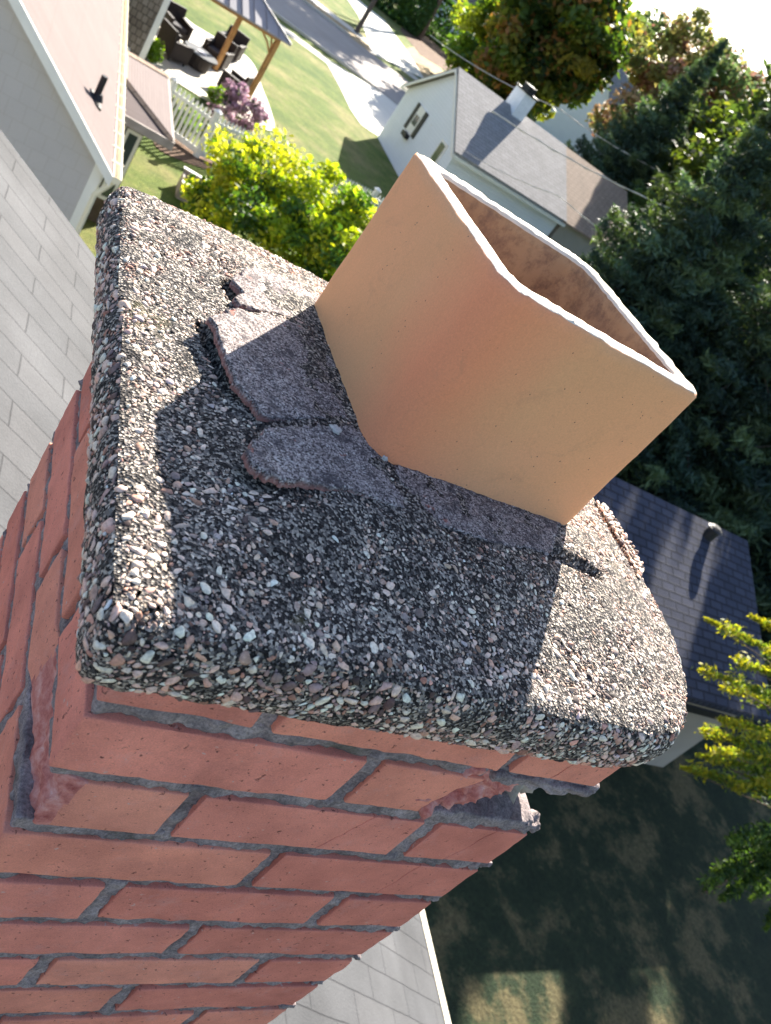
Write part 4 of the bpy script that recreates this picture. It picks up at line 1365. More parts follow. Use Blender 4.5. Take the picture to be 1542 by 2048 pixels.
# its chimney and little lit dormer cheek
ridge = lambda s_: np.array([hw['mid'][0] + dd[0] * s_, hw['mid'][1] + dd[1] * s_])
rp = ridge(3.45)
mb = MB(); mb.box((rp[0], rp[1], -1.95), (0.7, 0.85, 1.3), dd); hc = mb.build('chimney', M['paint_white_brick'], root)
mb = MB(); mb.box((rp[0], rp[1], -1.26), (0.82, 0.97, 0.08), dd); mb.box((rp[0], rp[1], -1.1), (0.42, 0.5, 0.24), dd); mb.build('chimney_cap', M['black'], hc)
# tan-roofed house joined beyond it
d2 = np.array([*dd]) * (LW + 0.26)
gable('tan_roofed_house', gz(E1[0], E1[1]), A[:2] + d2, E0[:2] + d2, dd, 5.1, -4.24, -2.22, M['roof_tan'], M['tan_wall'],
      'house with a tan shingle roof joined to the far end of the white house', oh=0.24)
# far two-storey white house
fb = polar(58.6, 86)
va = np.array([math.cos(math.radians(58.6)), math.sin(math.radians(58.6))])
vr = np.array([va[1], -va[0]])                  # to the right as seen from here
fax = vr * 0.86 + va * 0.5
fac = np.array([fax[1], -fax[0]]); 
gable('tall_white_house', fb[2], fb[:2] - (vr * 0.5 - va * 0.86) * -0.0 - vr * 4.4 + va * 2.2, fb[:2] + vr * 0.3 - va * 0.6, fax, 9.0, 0.4, 3.2, M['roof_grey'], M['white_siding'],
      'tall pale two-storey house far off between the autumn trees', oh=0.3, trim=M['trim'])
# long far house behind the hedges
hb = polar(69.0, 112)
va = np.array([math.cos(math.radians(69)), math.sin(math.radians(69))]); vr = np.array([va[1], -va[0]])
gable('far_house', hb[2], hb[:2] - vr * 7, hb[:2] - vr * 7 + va * 9, vr, 18, hb[2] + 3.2, hb[2] + 6.0, M['roof_brown'], M['white_siding'],
      'long low pale house behind the clipped hedges, at the very top', oh=0.6, trim=M['trim'])

# garage on the lower right
g0, g1 = G(1300, 1530), G(1490, 1558)
R2 = at(1478, 1088, 2, -3.9)
gy0 = float(g0[1])
ridge_y = float(at(1350, 1020, 2, -3.9)[1])
print('garage', g0, g1, R2, ridge_y)
gx_end = float(R2[0])
gx_start = gx_end - 7.5
gdep = 2 * (ridge_y - gy0)
root, hg = gable('garage', gz(14, gy0), (gx_end, gy0), (gx_end, gy0 + gdep), (-1, 0), 7.5, gz(14, gy0) + 2.25, -3.98, M['roof_slate'], M['tan_wall'],
                 'taupe garage with a dark blue-grey shingle roof in the shade of the spruces', 'garage', oh=0.32, trim=M['black'])
mb = MB(); cc_ = at(1432, 1058, 2, -3.75)
mb.tube((cc_[0], cc_[1], -3.98), (cc_[0], cc_[1], -3.72), 0.12, 0.12, 14); mb.tube((cc_[0], cc_[1], -3.76), (cc_[0], cc_[1], -3.70), 0.17, 0.08, 14)
mb.build('roof_vent', M['black'], root)
mb = MB(); gzb = gz(14, gy0)
mb.slab([(gx_end - 3.1, gy0, gzb), (gx_end - 3.0, gy0, gzb), (gx_end - 3.0, gy0, gzb + 2.1), (gx_end - 3.1, gy0, gzb + 2.1)], (0, -0.04, 0))
mb.build('door_post', M['grey_board'], root); mb = MB()
mb.slab([(gx_end - 1.7, gy0, gzb), (gx_end - 1.6, gy0, gzb), (gx_end - 1.6, gy0, gzb + 2.1), (gx_end - 1.7, gy0, gzb + 2.1)], (0, -0.04, 0))
mb.build('door_post', M['grey_board'], root)

# --- picket fence: one thing, with its posts, rails and pickets
fence_no = 0
def fence(pa, pb, label, h=1.25, step=0.125):
    pa, pb = np.array(pa[:2]), np.array(pb[:2])
    L_ = float(np.linalg.norm(pb - pa)); d = (pb - pa) / L_
    root = empty('picket_fence', (pa[0], pa[1], gz(*pa)), label, 'fence', 'white picket fence runs')
    nbay = max(1, round(L_ / 2.3))
    mr, mp = MB(), MB()
    for i in range(nbay + 1):
        p = pa + d * L_ * i / nbay
        z = gz(*p)
        mb = MB(); mb.box((p[0], p[1], z + 0.68), (0.14, 0.14, 1.36), d)
        post = mb.build('post', M['vinyl'], root)
        mb = MB()
        b_ = np.array([p[0], p[1], z + 1.36])
        pts = [b_ + np.array([*(d * 0.1 * sx_ + np.array([-d[1], d[0]]) * 0.1 * sy_), 0]) for sx_, sy_ in ((-1, -1), (1, -1), (1, 1), (-1, 1))]
        mb.slab(pts, (0, 0, 0.03))
        top = b_ + [0, 0, 0.11]
        for k in range(4): mb.face([pts[k] + [0, 0, 0.03], pts[(k + 1) % 4] + [0, 0, 0.03], top])
        mb.build('post_cap', M['vinyl'], post)
    nrm_ = np.array([-d[1], d[0]])
    a3, b3 = np.array([*pa, gz(*pa)]), np.array([*pb, gz(*pb)])
    for zc2, hh in ((0.16, 0.16), (h - 0.2, 0.09)):
        c0, c1 = a3 + [0, 0, zc2 - hh / 2], b3 + [0, 0, zc2 - hh / 2]
        w3 = np.array([*(nrm_ * 0.02), 0])
        mr = MB(); mr.slab([c0 - w3, c1 - w3, c1 - w3 + [0, 0, hh], c0 - w3 + [0, 0, hh]], 2 * w3)
        mr.build('rail', M['vinyl'], root)
    n_ = int(L_ / step)
    for i in range(n_):
        p = pa + d * (i + 0.5) * L_ / n_ + nrm_ * 0.035
        z = gz(*p)
        w = d * 0.035
        q = [(*(p - w), z + 0.10), (*(p + w), z + 0.10), (*(p + w), z + h - 0.06), (*p, z + h), (*(p - w), z + h - 0.06)]
        mp.slab(q, (*(nrm_ * 0.02), 0))
    mp.build('picket_panel', M['vinyl'], root)
    return root
fA, fB, fC = G(352, 158, 1.42), G(438, 222, 1.42), G(757, 378, 1.42)
fence(G(284, 128, 1.42), fA, 'short white picket run between the shake-sided wall and a capped post', 1.3)
fence(fA, fB, 'white picket run in front of the patio, ending at the pink shrub', 1.3)
fence(fB, fC, 'white picket run that disappears behind the bright green bush', 1.3)
fence(fC, G(1010, 560, 1.42), 'white picket run at the edge of the lawn, near the white house', 1.3)

# grey weathered bench-like planter by the bush
pl = G(352, 395)
pr_ = G(425, 435)
d = (pr_ - pl)[:2]; d /= np.linalg.norm(d)
rt = empty('planter_box', pl, 'weathered grey board planter box between the grass and the bright bush', 'planter')
Lp = float(np.linalg.norm((pr_ - pl)[:2])) + 0.5
nn_ = np.array([-d[1], d[0]])
for k, (off, h_) in enumerate(((0.0, 0.42), (0.75, 0.5))):
    mb = MB(); c_ = pl[:2] + d * Lp / 2 + nn_ * off
    mb.box((c_[0], c_[1], pl[2] + h_ / 2), (Lp, 0.05, h_), d); mb.build('side_board', M['grey_board'], rt)
    mb = MB(); mb.box((c_[0], c_[1], pl[2] + h_ + 0.02), (Lp + 0.1, 0.12, 0.035), d); mb.build('top_board', M['trim'], rt)
mb = MB(); c_ = pl[:2] + d * Lp / 2 + nn_ * 0.375
mb.box((c_[0], c_[1], pl[2] + 0.15), (Lp - 0.1, 0.69, 0.3), d); mb.build('soil', M['mulch'], rt)
for s_ in (0, 1):
    mb = MB(); c_ = pl[:2] + d * (Lp * s_) + nn_ * 0.375
    mb.box((c_[0], c_[1], pl[2] + 0.22), (0.05, 0.72, 0.44), d); mb.build('end_board', M['grey_board'], rt)

# --- gazebo on the patio
g1_ = G(480, 225); g2_ = G(447, 172); 
print('gazebo', g1_, g2_)
dep = (g2_ - g1_)[:2]; depL = float(np.linalg.norm(dep)); dep /= depL
lat = np.array([-dep[1], dep[0]])               # to the left
depL = min(max(depL, 3.0), 4.2)
latL = 4.6
gr = empty('gazebo', (g1_[0] + lat[0] * 2, g1_[1] + lat[1] * 2, g1_[2]), 'cedar-post gazebo with a two-tier grey metal roof on the patio', 'gazebo')
gp = [g1_[:2], g1_[:2] + dep * depL, g1_[:2] + dep * depL + lat * latL, g1_[:2] + lat * latL]
ph = 2.6
for p in gp:
    mb = MB(); z = gz(*p)
    mb.box((p[0], p[1], g1_[2] + ph / 2), (0.15, 0.15, ph), dep); po = mb.build('post', M['wood'], gr)
    mb = MB(); mb.box((p[0], p[1], g1_[2] + 0.07), (0.24, 0.24, 0.12), dep); mb.build('post_foot', M['bark'], po)
zt2 = g1_[2] + ph
for i in range(4):
    a, b = gp[i], gp[(i + 1) % 4]
    c_ = (a + b) / 2; dl = b - a; l_ = float(np.linalg.norm(dl))
    mb = MB(); mb.box((c_[0], c_[1], zt2 + 0.08 + 0.001 * i), (l_ + 0.15 * (i % 2), 0.1, 0.18), dl); mb.build('beam', M['wood'], gr)
    for (e, s_) in ((a, 1), (b, -1)):
        u = dl / l_ * s_
        mb = MB(); mb.tube((*(e + u * 0.04), zt2 - 0.5), (*(e + u * 0.3), zt2 - 0.2), 0.035, n=6, caps=False); mb.tube((*(e + u * 0.3), zt2 - 0.2), (*(e + u * 0.6), zt2), 0.035, n=6, caps=False)
        mb.build('brace', M['wood'], gr)
ce = (gp[0] + gp[2]) / 2
def ring(f, z, extra=0.0):
    return [np.array([*(ce + (p - ce) * f + (p - ce) / np.linalg.norm(p - ce) * extra), z]) for p in gp]
lo_, hi_ = ring(1.0, zt2 + 0.10, 0.42), ring(0.36, zt2 + 1.0, 0)
mb = MB()
for i in range(4):
    j = (i + 1) % 4
    mb.slab([lo_[i], lo_[j], hi_[j], hi_[i]], (0, 0, 0.05))
gro = mb.build('lower_roof', M['metal_roof'], gr)
mb = MB()
for i in range(4):
    j = (i + 1) % 4
    nseam = 11
    for k in range(1, nseam):
        t = k / nseam
        a = lo_[i] * (1 - t) + lo_[j] * t
        tt = np.clip((t - 0.32) / 0.36, 0, 1)
        b = hi_[i] * (1 - tt) + hi_[j] * tt
        if t < 0.32: b = lo_[i] + (hi_[i] - lo_[i]) * (t / 0.32); 
        if t > 0.68: b = lo_[j] + (hi_[j] - lo_[j]) * ((1 - t) / 0.32)
        mb.tube(a + [0, 0, 0.06], b + [0, 0, 0.06], 0.018, n=5, caps=False)
    mb.tube(lo_[i] + [0, 0, 0.07], hi_[i] + [0, 0, 0.07], 0.03, n=6)
mb.build('roof_seams', M['metal_roof'], gro)
up_lo, apex = ring(0.46, zt2 + 1.22, 0), np.array([*ce, zt2 + 1.75])
mb = MB()
for i in range(4):
    mb.face([up_lo[i], up_lo[(i + 1) % 4], apex])
    mb.face([hi_[i], hi_[(i + 1) % 4], up_lo[(i + 1) % 4] + [0, 0, -0.02], up_lo[i] + [0, 0, -0.02]])
mb.build('upper_roof', M['metal_roof'], gr)

# --- patio furniture
def armchair(p, rz, label):
    p = np.array([p[0], p[1], gz(p[0], p[1]) + 0.032])
    r = empty('wicker_armchair', p, label, 'armchair', 'dark wicker patio armchairs')
    ax = (math.cos(rz), math.sin(rz)); ay = (-ax[1], ax[0])
    W = lambda x, y, z: (p[0] + ax[0] * x + ay[0] * y, p[1] + ax[1] * x + ay[1] * y, p[2] + z)
    mb = MB(); mb.box(W(0, 0, 0.24), (0.78, 0.72, 0.24), ax); mb.build('seat_base', M['wicker'], r)
    for s_ in (-1, 1):
        mb = MB(); mb.box(W(0.0, s_ * 0.41, 0.36), (0.80, 0.12, 0.54), ax); mb.box(W(0.02, s_ * 0.41, 0.645), (0.82, 0.15, 0.03), ax); mb.build('arm', M['wicker'], r)
    mb = MB()
    a, b = np.array(W(-0.36, 0, 0.2)), np.array(W(-0.50, 0, 0.95))
    y3 = np.array([ay[0], ay[1], 0]) * 0.44; x3 = np.array([ax[0], ax[1], 0]) * 0.1
    mb.slab([a - y3, a + y3, b + y3, b - y3], x3); mb.build('backrest', M['wicker'], r)
    mb = MB(); mb.box(W(0.04, 0, 0.42), (0.62, 0.62, 0.12), ax); mb.build('cushion', M['cushion'], r)
    for sx_ in (-1, 1):
        for sy_ in (-1, 1):
            mb = MB(); mb.box(W(sx_ * 0.33, sy_ * 0.38, 0.045), (0.06, 0.06, 0.09), ax); mb.build('leg', M['black'], r)
    return r
tc_ = G(389, 135)
def face_to(p, q): return math.atan2(q[1] - p[1], q[0] - p[0])
for (x, y), lb in (((338, 115), 'dark wicker armchair nearest the shake-sided wall'),
                   ((340, 72), 'dark wicker armchair farthest back, beside the house corner'),
                   ((424, 128), 'dark wicker armchair on the sunny side of the fire table'),
                   ((452, 112), 'dark wicker armchair at the foot of the far gazebo post'),
                   ((458, 190), 'dark wicker armchair closest to the near gazebo post')):
    p = G(x, y)
    armchair(p, face_to(p, tc_), lb)
ft = empty('fire_table', tc_ + [0, 0, 0.032], 'dark round fire table in the middle of the wicker chairs', 'table')
mb = MB(); mb.tube(tc_ + [0, 0, 0.04], tc_ + [0, 0, 0.5], 0.42, 0.5, 20); mb.build('base', M['wicker'], ft)
mb = MB(); mb.tube(tc_ + [0, 0, 0.5], tc_ + [0, 0, 0.56], 0.62, 0.62, 24); tp = mb.build('table_top', M['black'], ft)
mb = MB(); mb.tube(tc_ + [0, 0, 0.561], tc_ + [0, 0, 0.58], 0.2, 0.18, 16); mb.build('burner_lid', M['metal_roof'], tp)

# --- utility pole and cables
pb_ = G(712, 65)
up = empty('utility_pole', pb_, 'dark wooden utility pole at the far edge of the street', 'utility pole')
mb = MB(); mb.tube(pb_ - [0, 0, 0.3], pb_ + [0, 0, 10.5], 0.17, 0.12, 12); mb.build('shaft', M['pole'], up)
mb = MB(); mb.box((pb_[0], pb_[1], pb_[2] + 9.8), (2.4, 0.12, 0.14), sdir); mb.build('crossarm', M['pole'], up)
def cable(pts, r, label, twist=False):
    mb = MB()
    P = []
    for a, b in zip(pts[:-1], pts[1:]):
        for k in range(14):
            t = k / 14
            p = np.array(a) * (1 - t) + np.array(b) * t
            P.append(p)
    P.append(np.array(pts[-1]))
    if len(pts) == 2:
        for i, p in enumerate(P):
            t = i / (len(P) - 1); p[2] -= 4 * t * (1 - t) * 0.25
    for a, b in zip(P[:-1], P[1:]): mb.tube(a, b, r, n=6, caps=False)
    if twist:
        for i in range(len(P) - 1):
            a, b = P[i], P[i + 1]
            mb.tube(a + [0, 0, r * 1.6 * (1 if i % 2 else -1)], b + [0, 0, r * 1.6 * (-1 if i % 2 else 1)], r * 0.7, n=5, caps=False)
    o = mb.build('overhead_cable', M['cable'])
    return tag(o, label, 'cable')
cg = on_gable(862, 250)
cable([cg, D(1118, 392, 30)], 0.012, 'twisted service cable running from the white gable across the grey roof', True)
cable([D(1118, 392, 30), D(1500, 640, 29)], 0.012, 'service cable continuing into the dark spruces', True)
cable([D(985, 222, 31), D(1470, 470, 29)], 0.018, 'thick bead-like cable passing just above the grey ridge', True)
cable([D(860, 70, 58), D(1120, 218, 50)], 0.02, 'thin pale cable in front of the maple crown')
cable([D(1120, 218, 50), D(1385, 372, 54)], 0.02, 'pair of pale cables beside the tall white house', True)

# --- vegetation
def leaf_quads(C, size, up_bias=0.0, elong=1.0, wd=0.55):
    n = len(C)
    N = rng.normal(size=(n, 3)); N[:, 2] = np.abs(N[:, 2]) + up_bias
    N /= np.linalg.norm(N, axis=1, keepdims=True)
    t = rng.normal(size=(n, 3))
    U = np.cross(N, t); U /= np.linalg.norm(U, axis=1, keepdims=True)
    W = np.cross(N, U)
    s = (size * rng.uniform(0.6, 1.3, n))[:, None]
    q = np.stack([C - U * s * elong, C - W * s * wd + N * s * 0.12, C + U * s * elong, C + W * s * wd + N * s * 0.12], 1)
    return q.reshape(-1, 3), np.arange(n * 4).reshape(n, 4)

def crown_points(center, radii, n_clump, n_leaf, clump_r, shell=0.55, flat_bottom=0.0):
    c = rng.normal(size=(n_clump, 3)); c /= np.linalg.norm(c, axis=1, keepdims=True)
    rr = (shell + (1 - shell) * rng.random(n_clump)) ** 0.8
    lob = 1 + 0.16 * np.sin(c[:, 0] * 3.1 + center[0]) * np.cos(c[:, 1] * 4.3 + 1.7) + 0.12 * np.sin(c[:, 2] * 5 + c[:, 0] * 2)
    c = c * (rr * lob)[:, None] * np.array(radii)
    if flat_bottom: c[:, 2] = np.where(c[:, 2] < 0, c[:, 2] * flat_bottom, c[:, 2])
    per = n_leaf // n_clump
    sz = clump_r * rng.uniform(0.6, 1.3, n_clump)
    off = rng.normal(size=(n_clump, per, 3)); off /= np.linalg.norm(off, axis=2, keepdims=True)
    off *= (rng.random((n_clump, per, 1)) ** 0.45) * sz[:, None, None]
    off[..., 2] *= 0.75
    L_ = (c[:, None] + off + np.array(center)).reshape(-1, 3)
    ids = np.repeat(np.arange(n_clump), per)
    return L_, ids, c + np.array(center)

def trunk_mesh(base, top, r, name, parent, limbs=(), mat=None):
    mb = MB()
    base, top = np.array(base, float), np.array(top, float)
    k = 6
    P = [base + (top - base) * t + np.array([rng.normal() * r * 0.4, rng.normal() * r * 0.4, 0]) * (0 if t in (0,) else 1) for t in np.linspace(0, 1, k)]
    for i in range(k - 1): mb.tube(P[i], P[i + 1], r * (1 - 0.13 * i), r * (1 - 0.13 * (i + 1)), 9, caps=False)
    for l in limbs:
        a = P[int(rng.integers(2, k - 1))]
        m_1 = a * 0.5 + np.array(l) * 0.5 + [0, 0, 0.05 * np.linalg.norm(np.array(l) - a)]
        mb.tube(a, m_1, r * 0.42, r * 0.25, 6, caps=False); mb.tube(m_1, l, r * 0.25, r * 0.08, 6, caps=False)
    return mb.build(name, mat or M['bark'], parent, smooth=True)

def broad_tree(name, base, cz, radii, palette, weights, n_clump, n_leaf, leaf, label, cat='tree', clump_r=None, shell=0.5, group=None, lean=(0, 0), tr=None, mat=None):
    base = np.array(base, float)
    root = empty(name, base, label, cat, group)
    center = np.array([base[0] + lean[0], base[1] + lean[1], cz])
    L_, ids, cl = crown_points(center, radii, n_clump, n_leaf, clump_r or min(radii) * 0.27, shell)
    pal = np.array(palette, float)
    ci = rng.choice(len(pal), n_clump, p=np.array(weights) / sum(weights))
    cc = pal[ci] * rng.uniform(0.8, 1.2, (n_clump, 1))
    C = cc[ids] * rng.uniform(0.75, 1.25, (len(ids), 1))
    alt = rng.random(len(ids)) < 0.25
    C[alt] = pal[rng.choice(len(pal), alt.sum())]
    q, f = leaf_quads(L_, leaf, 0.3)
    fast_mesh('crown', q, f, mat or M['leaf'], root, col=np.repeat(C, 4, 0))
    trunk_mesh(base - [0, 0, 0.2], center + [0, 0, radii[2] * 0.2], tr or max(0.05, radii[0] * 0.05), 'trunk', root, cl[rng.choice(len(cl), min(14, len(cl)), replace=False)])
    return root

def spruce(base, H, R_, label, cols, n_q=34000, z0=0.04, size=0.16, name='spruce_tree', cat='conifer', group=None, droop=0.35, sparse=1.0, tr=None):
    base = np.array(base, float)
    root = empty(name, base, label, cat, group)
    levels = int(H / 0.34)
    pts, cid, brs = [], [], []
    total_len = 0
    B = []
    for i in range(levels):
        t = (i + 0.5) / levels
        zz = H * (z0 + (1 - z0) * t)
        rad = R_ * 1.1 * (1 - t) ** 1.0 * rng.uniform(0.75, 1.12) + 0.12
        nb_r = int(5 + 6 * (1 - t))
        a0 = rng.uniform(0, 6.28)
        for k in range(nb_r):
            a = a0 + 6.283 * k / nb_r + rng.normal() * 0.2
            ln = rad * rng.uniform(0.62, 1.15)
            B.append((zz, a, ln, t))
            total_len += ln
    for (zz, a, ln, t) in B:
        n_ = max(8, int(n_q * ln / total_len))
        s_ = rng.random(n_) ** 0.75
        w = 0.30 * (1.05 - s_) * ln ** 0.7 + 0.06
        side = rng.normal(size=n_) * w
        hang = -np.abs(rng.normal(size=n_)) * 0.13 * ln ** 0.4
        x = s_ * ln; z = zz - droop * ln * s_ + 0.30 * ln * s_ ** 3 + hang + (0.25 if t > 0.8 else 0) * s_ * ln
        ca, sa = math.cos(a), math.sin(a)
        pts.append(np.stack([base[0] + ca * x - sa * side, base[1] + sa * x + ca * side, base[2] + z], 1))
        c = np.array(cols[int(rng.integers(len(cols)))]) * rng.uniform(0.45, 1.5)
        cid.append(c * (0.85 + 0.4 * s_[:, None]) * rng.uniform(0.8, 1.2, (n_, 1)))
    lead = rng.random(220)
    pts.append(np.stack([base[0] + rng.normal(size=220) * 0.06, base[1] + rng.normal(size=220) * 0.06, base[2] + H * (0.93 + 0.08 * lead)], 1))
    cid.append(np.tile(cols[0], (220, 1)))
    L_ = np.concatenate(pts); C = np.concatenate(cid)
    q, f = leaf_quads(L_, size, 0.2, 2.1, 0.36)
    fast_mesh('crown', q, f, M['needle'], root, col=np.repeat(C, 4, 0))
    mb = MB(); r = tr or H * 0.014
    mb.tube(base - [0, 0, 0.2], base + [0, 0, H * 0.97], r, r * 0.12, 9)
    for (zz, a, ln, t) in B[::3]:
        s0_ = base + [0, 0, zz]; e = s0_ + [math.cos(a) * ln * 0.85, math.sin(a) * ln * 0.85, -droop * ln * 0.6]
        mb.tube(s0_, e, r * 0.22 * (1.1 - t), r * 0.05, 5, caps=False)
    mb.build('trunk', M['bark'], root, smooth=True)
    return root

# bright bush beside the fence
bc = D(585, 415, 17.0)
broad_tree('bright_bush', (bc[0], bc[1], gz(bc[0], bc[1])), bc[2] - 0.45, (1.95, 1.95, 1.25), [(0.40, 0.46, 0.03), (0.26, 0.36, 0.03), (0.52, 0.50, 0.04), (0.11, 0.20, 0.03), (0.06, 0.12, 0.03)],
           [4, 3, 3, 4, 3], 150, 24000, 0.068, 'big bright yellow-green bush glowing in the sun just past the crown', 'bush', 0.42, 0.62, tr=0.06)
b2 = D(700, 480, 16.5)
broad_tree('bright_bush', (b2[0], b2[1], gz(b2[0], b2[1])), b2[2] - 0.2, (1.4, 1.4, 1.2), [(0.40, 0.46, 0.03), (0.26, 0.36, 0.03), (0.52, 0.50, 0.04), (0.08, 0.16, 0.03)],
           [4, 3, 3, 4], 90, 13000, 0.068, 'smaller yellow-green bush between the big bush and the clay flue', 'bush', 0.4, 0.6, tr=0.05)
# pink flowering shrub at the fence end
pk = G(462, 262)
broad_tree('flowering_shrub', pk, pk[2] + 0.75, (0.95, 0.6, 0.65), [(0.50, 0.32, 0.42), (0.58, 0.42, 0.48), (0.38, 0.24, 0.30), (0.12, 0.18, 0.06)],
           [4, 3, 2, 1], 40, 3500, 0.07, 'dusty pink flowering shrub beside the end post of the fence', 'shrub', 0.25, 0.4, tr=0.03, mat=M['petal'])
for (x, y), r_, lb in (((425, 205), 0.35, 'small lime-green plant at the patio edge behind the fence'), ((298, 118), 0.4, 'small yellowish plant against the shake-sided wall'), ((365, 255), 0.45, 'low dark plant in the mulch behind the fence')):
    g_ = G(x, y)
    broad_tree('garden_plant', g_, g_[2] + r_ * 0.7, (r_, r_, r_ * 0.8), [(0.25, 0.38, 0.04), (0.14, 0.24, 0.03)], [1, 1], 12, 700, 0.07, lb, 'plant', 0.18, 0.3, tr=0.015)
# hedges across the street
for (x, y), (l_, w_, h_), lb in (((783, 34), (5.5, 3.2, 3.4), 'dark clipped hedge block nearer the utility pole'), ((868, 82), (9.5, 3.4, 3.6), 'long dark green hedge block left of the maple')):
    g_ = G(x, y)
    root = empty('clipped_hedge', g_, lb, 'hedge', 'clipped hedges across the street')
    n_ = 9000
    u = rng.uniform(-1, 1, (n_, 3)); ax_ = rng.integers(0, 3, n_); sg = np.sign(rng.normal(size=n_))
    u[np.arange(n_), ax_] = sg * rng.uniform(0.82, 1.02, n_)
    u = u / np.maximum(1, (np.abs(u) ** 6).sum(1) ** (1 / 6))[:, None]
    ex = sdir; ey = np.array([-sdir[1], sdir[0]])
    Pn = np.stack([g_[0] + ex[0] * u[:, 0] * l_ / 2 + ey[0] * u[:, 1] * w_ / 2, g_[1] + ex[1] * u[:, 0] * l_ / 2 + ey[1] * u[:, 1] * w_ / 2, g_[2] + h_ / 2 + u[:, 2] * h_ / 2], 1)
    q, f = leaf_quads(Pn, 0.2)
    fast_mesh('foliage', q, f, M['needle'], root, col=np.repeat(np.array([[0.05, 0.11, 0.03]]) * rng.uniform(0.6, 1.5, (n_, 1)), 4, 0))

GREENS = [(0.055, 0.10, 0.02), (0.10, 0.15, 0.03), (0.17, 0.19, 0.03), (0.26, 0.22, 0.04), (0.33, 0.16, 0.06), (0.045, 0.075, 0.03)]
mpz = polar(63.6, 66)
mc = D(1040, 22, 66)
broad_tree('maple_tree', mpz, mc[2] + 0.5, (4.3, 4.3, 5.4), GREENS, [4, 4, 3, 1.6, 1.6, 4], 240, 34000, 0.30, 'large maple turning from green to orange, behind the white house', 'tree', 1.25, 0.5, tr=0.35)
m2 = D(955, 125, 72)
broad_tree('young_maple', (m2[0], m2[1], gz(m2[0], m2[1])), m2[2] + 0.6, (3.2, 3.2, 3.6), [(0.16, 0.24, 0.03), (0.25, 0.28, 0.03), (0.08, 0.14, 0.03)], [3, 2, 3], 60, 7000, 0.25, 'smaller yellow-green tree left of the large maple, behind the hedge shade', 'tree', 1.0, 0.45, tr=0.15)
ORANGE = [(0.40, 0.22, 0.14), (0.42, 0.28, 0.14), (0.26, 0.29, 0.08), (0.36, 0.33, 0.09), (0.13, 0.20, 0.06), (0.30, 0.16, 0.11)]
ac = D(1372, 205, 66)
broad_tree('autumn_tree', (ac[0], ac[1], gz(ac[0], ac[1])), ac[2] - 0.3, (4.9, 4.9, 5.0), ORANGE, [2.5, 2.5, 3, 3, 3, 1], 150, 20000, 0.24, 'tree in salmon and yellow autumn colour under the bright sky', 'tree', 1.0, 0.5, tr=0.22, mat=M['petal'])
a2 = D(1290, 300, 62)
broad_tree('autumn_tree', (a2[0], a2[1], gz(a2[0], a2[1])), a2[2] - 1.2, (1.9, 1.9, 2.6), [(0.36, 0.28, 0.06), (0.30, 0.2, 0.08), (0.14, 0.2, 0.05)], [3, 2, 3], 60, 8000, 0.22, 'yellow-green tree between the tall white house and the salmon tree', 'tree', 0.9, 0.5, tr=0.15)
hz = D(1262, 78, 125)
broad_tree('distant_tree', (hz[0], hz[1], gz(hz[0], hz[1])), hz[2] - 1.5, (5.2, 5.2, 5.5), [(0.12, 0.17, 0.09), (0.16, 0.2, 0.10), (0.2, 0.22, 0.08)], [2, 2, 1], 60, 6000, 0.5, 'pale distant treetop against the white sky', 'tree', 1.7, 0.4, tr=0.3)
for (x, y, dd_, r_) in ((1180, 60, 118, 6.5), (1120, 150, 105, 5.5), (1010, 20, 120, 7), (1350, 240, 90, 6), (1250, 180, 95, 5)):
    c_ = D(x, y, dd_)
    broad_tree('distant_tree', (c_[0], c_[1], gz(c_[0], c_[1])), c_[2] - 1.0, (r_, r_, r_), [(0.14, 0.17, 0.06), (0.22, 0.21, 0.06), (0.26, 0.18, 0.07)], [2, 2, 1], 60, 6000, 0.5,
               {1180: 'far green tree seen above the tall white house', 1120: 'far tree filling the gap behind the large maple', 1010: 'far tree behind the top of the large maple', 1350: 'far tree behind the salmon autumn tree', 1250: 'far yellowish tree behind the tall white house roof'}[x],
               'tree', 1.7, 0.4, tr=0.3)
st = np.array([28.5, 79.0])
broad_tree('street_tree', (st[0], st[1], gz(*st)), gz(*st) + 17.5, (5, 5, 4), GREENS, [4, 4, 3, 1, 1, 3], 70, 8000, 0.35, 'street tree by the hedge whose shade lies across the street', 'tree', 1.3, 0.4, tr=0.3)

BLUE = [(0.055, 0.095, 0.07), (0.075, 0.12, 0.085), (0.04, 0.07, 0.055), (0.10, 0.14, 0.07)]
def spruce_at(pxtop, pytop, dist, R_, label, **kw):
    t = D(pxtop, pytop, dist)
    zb = gz(t[0], t[1])
    spruce((t[0], t[1], zb), t[2] - zb, R_, label, kw.pop('cols', BLUE), group='spruces behind the garage', **kw)
spruce_at(1452, 84, 54, 4.2, 'dark spruce whose pointed top stands clear against the sky', n_q=80000, size=0.085)
spruce_at(1795, 5, 24, 2.9, 'tall dark spruce at the right edge, cut off by the frame', n_q=90000, size=0.062)
spruce_at(1830, 90, 27, 3.6, 'dark spruce filling the right edge behind the flue rim', n_q=90000, size=0.062)
spruce_at(2000, 260, 25, 3.6, 'dark spruce standing behind the garage vent', n_q=80000, size=0.065)
OLIVE = [(0.09, 0.15, 0.05), (0.14, 0.20, 0.06), (0.06, 0.10, 0.04), (0.20, 0.24, 0.07)]
spruce_at(1425, 290, 52, 3.6, 'olive-tipped spruce in front of the salmon autumn tree', n_q=70000, size=0.10, cols=OLIVE)
ev = D(1335, 655, 27)
broad_tree('evergreen_tree', (ev[0], ev[1], gz(ev[0], ev[1])), ev[2], (2.6, 2.6, 1.9), BLUE + OLIVE, [3, 3, 3, 2, 2, 2, 2, 2], 130, 45000, 0.055,
           'bushy dark evergreen just behind the flue, hiding the end of the tan roof', 'conifer', 0.55, 0.6, tr=0.12, mat=M['needle'])
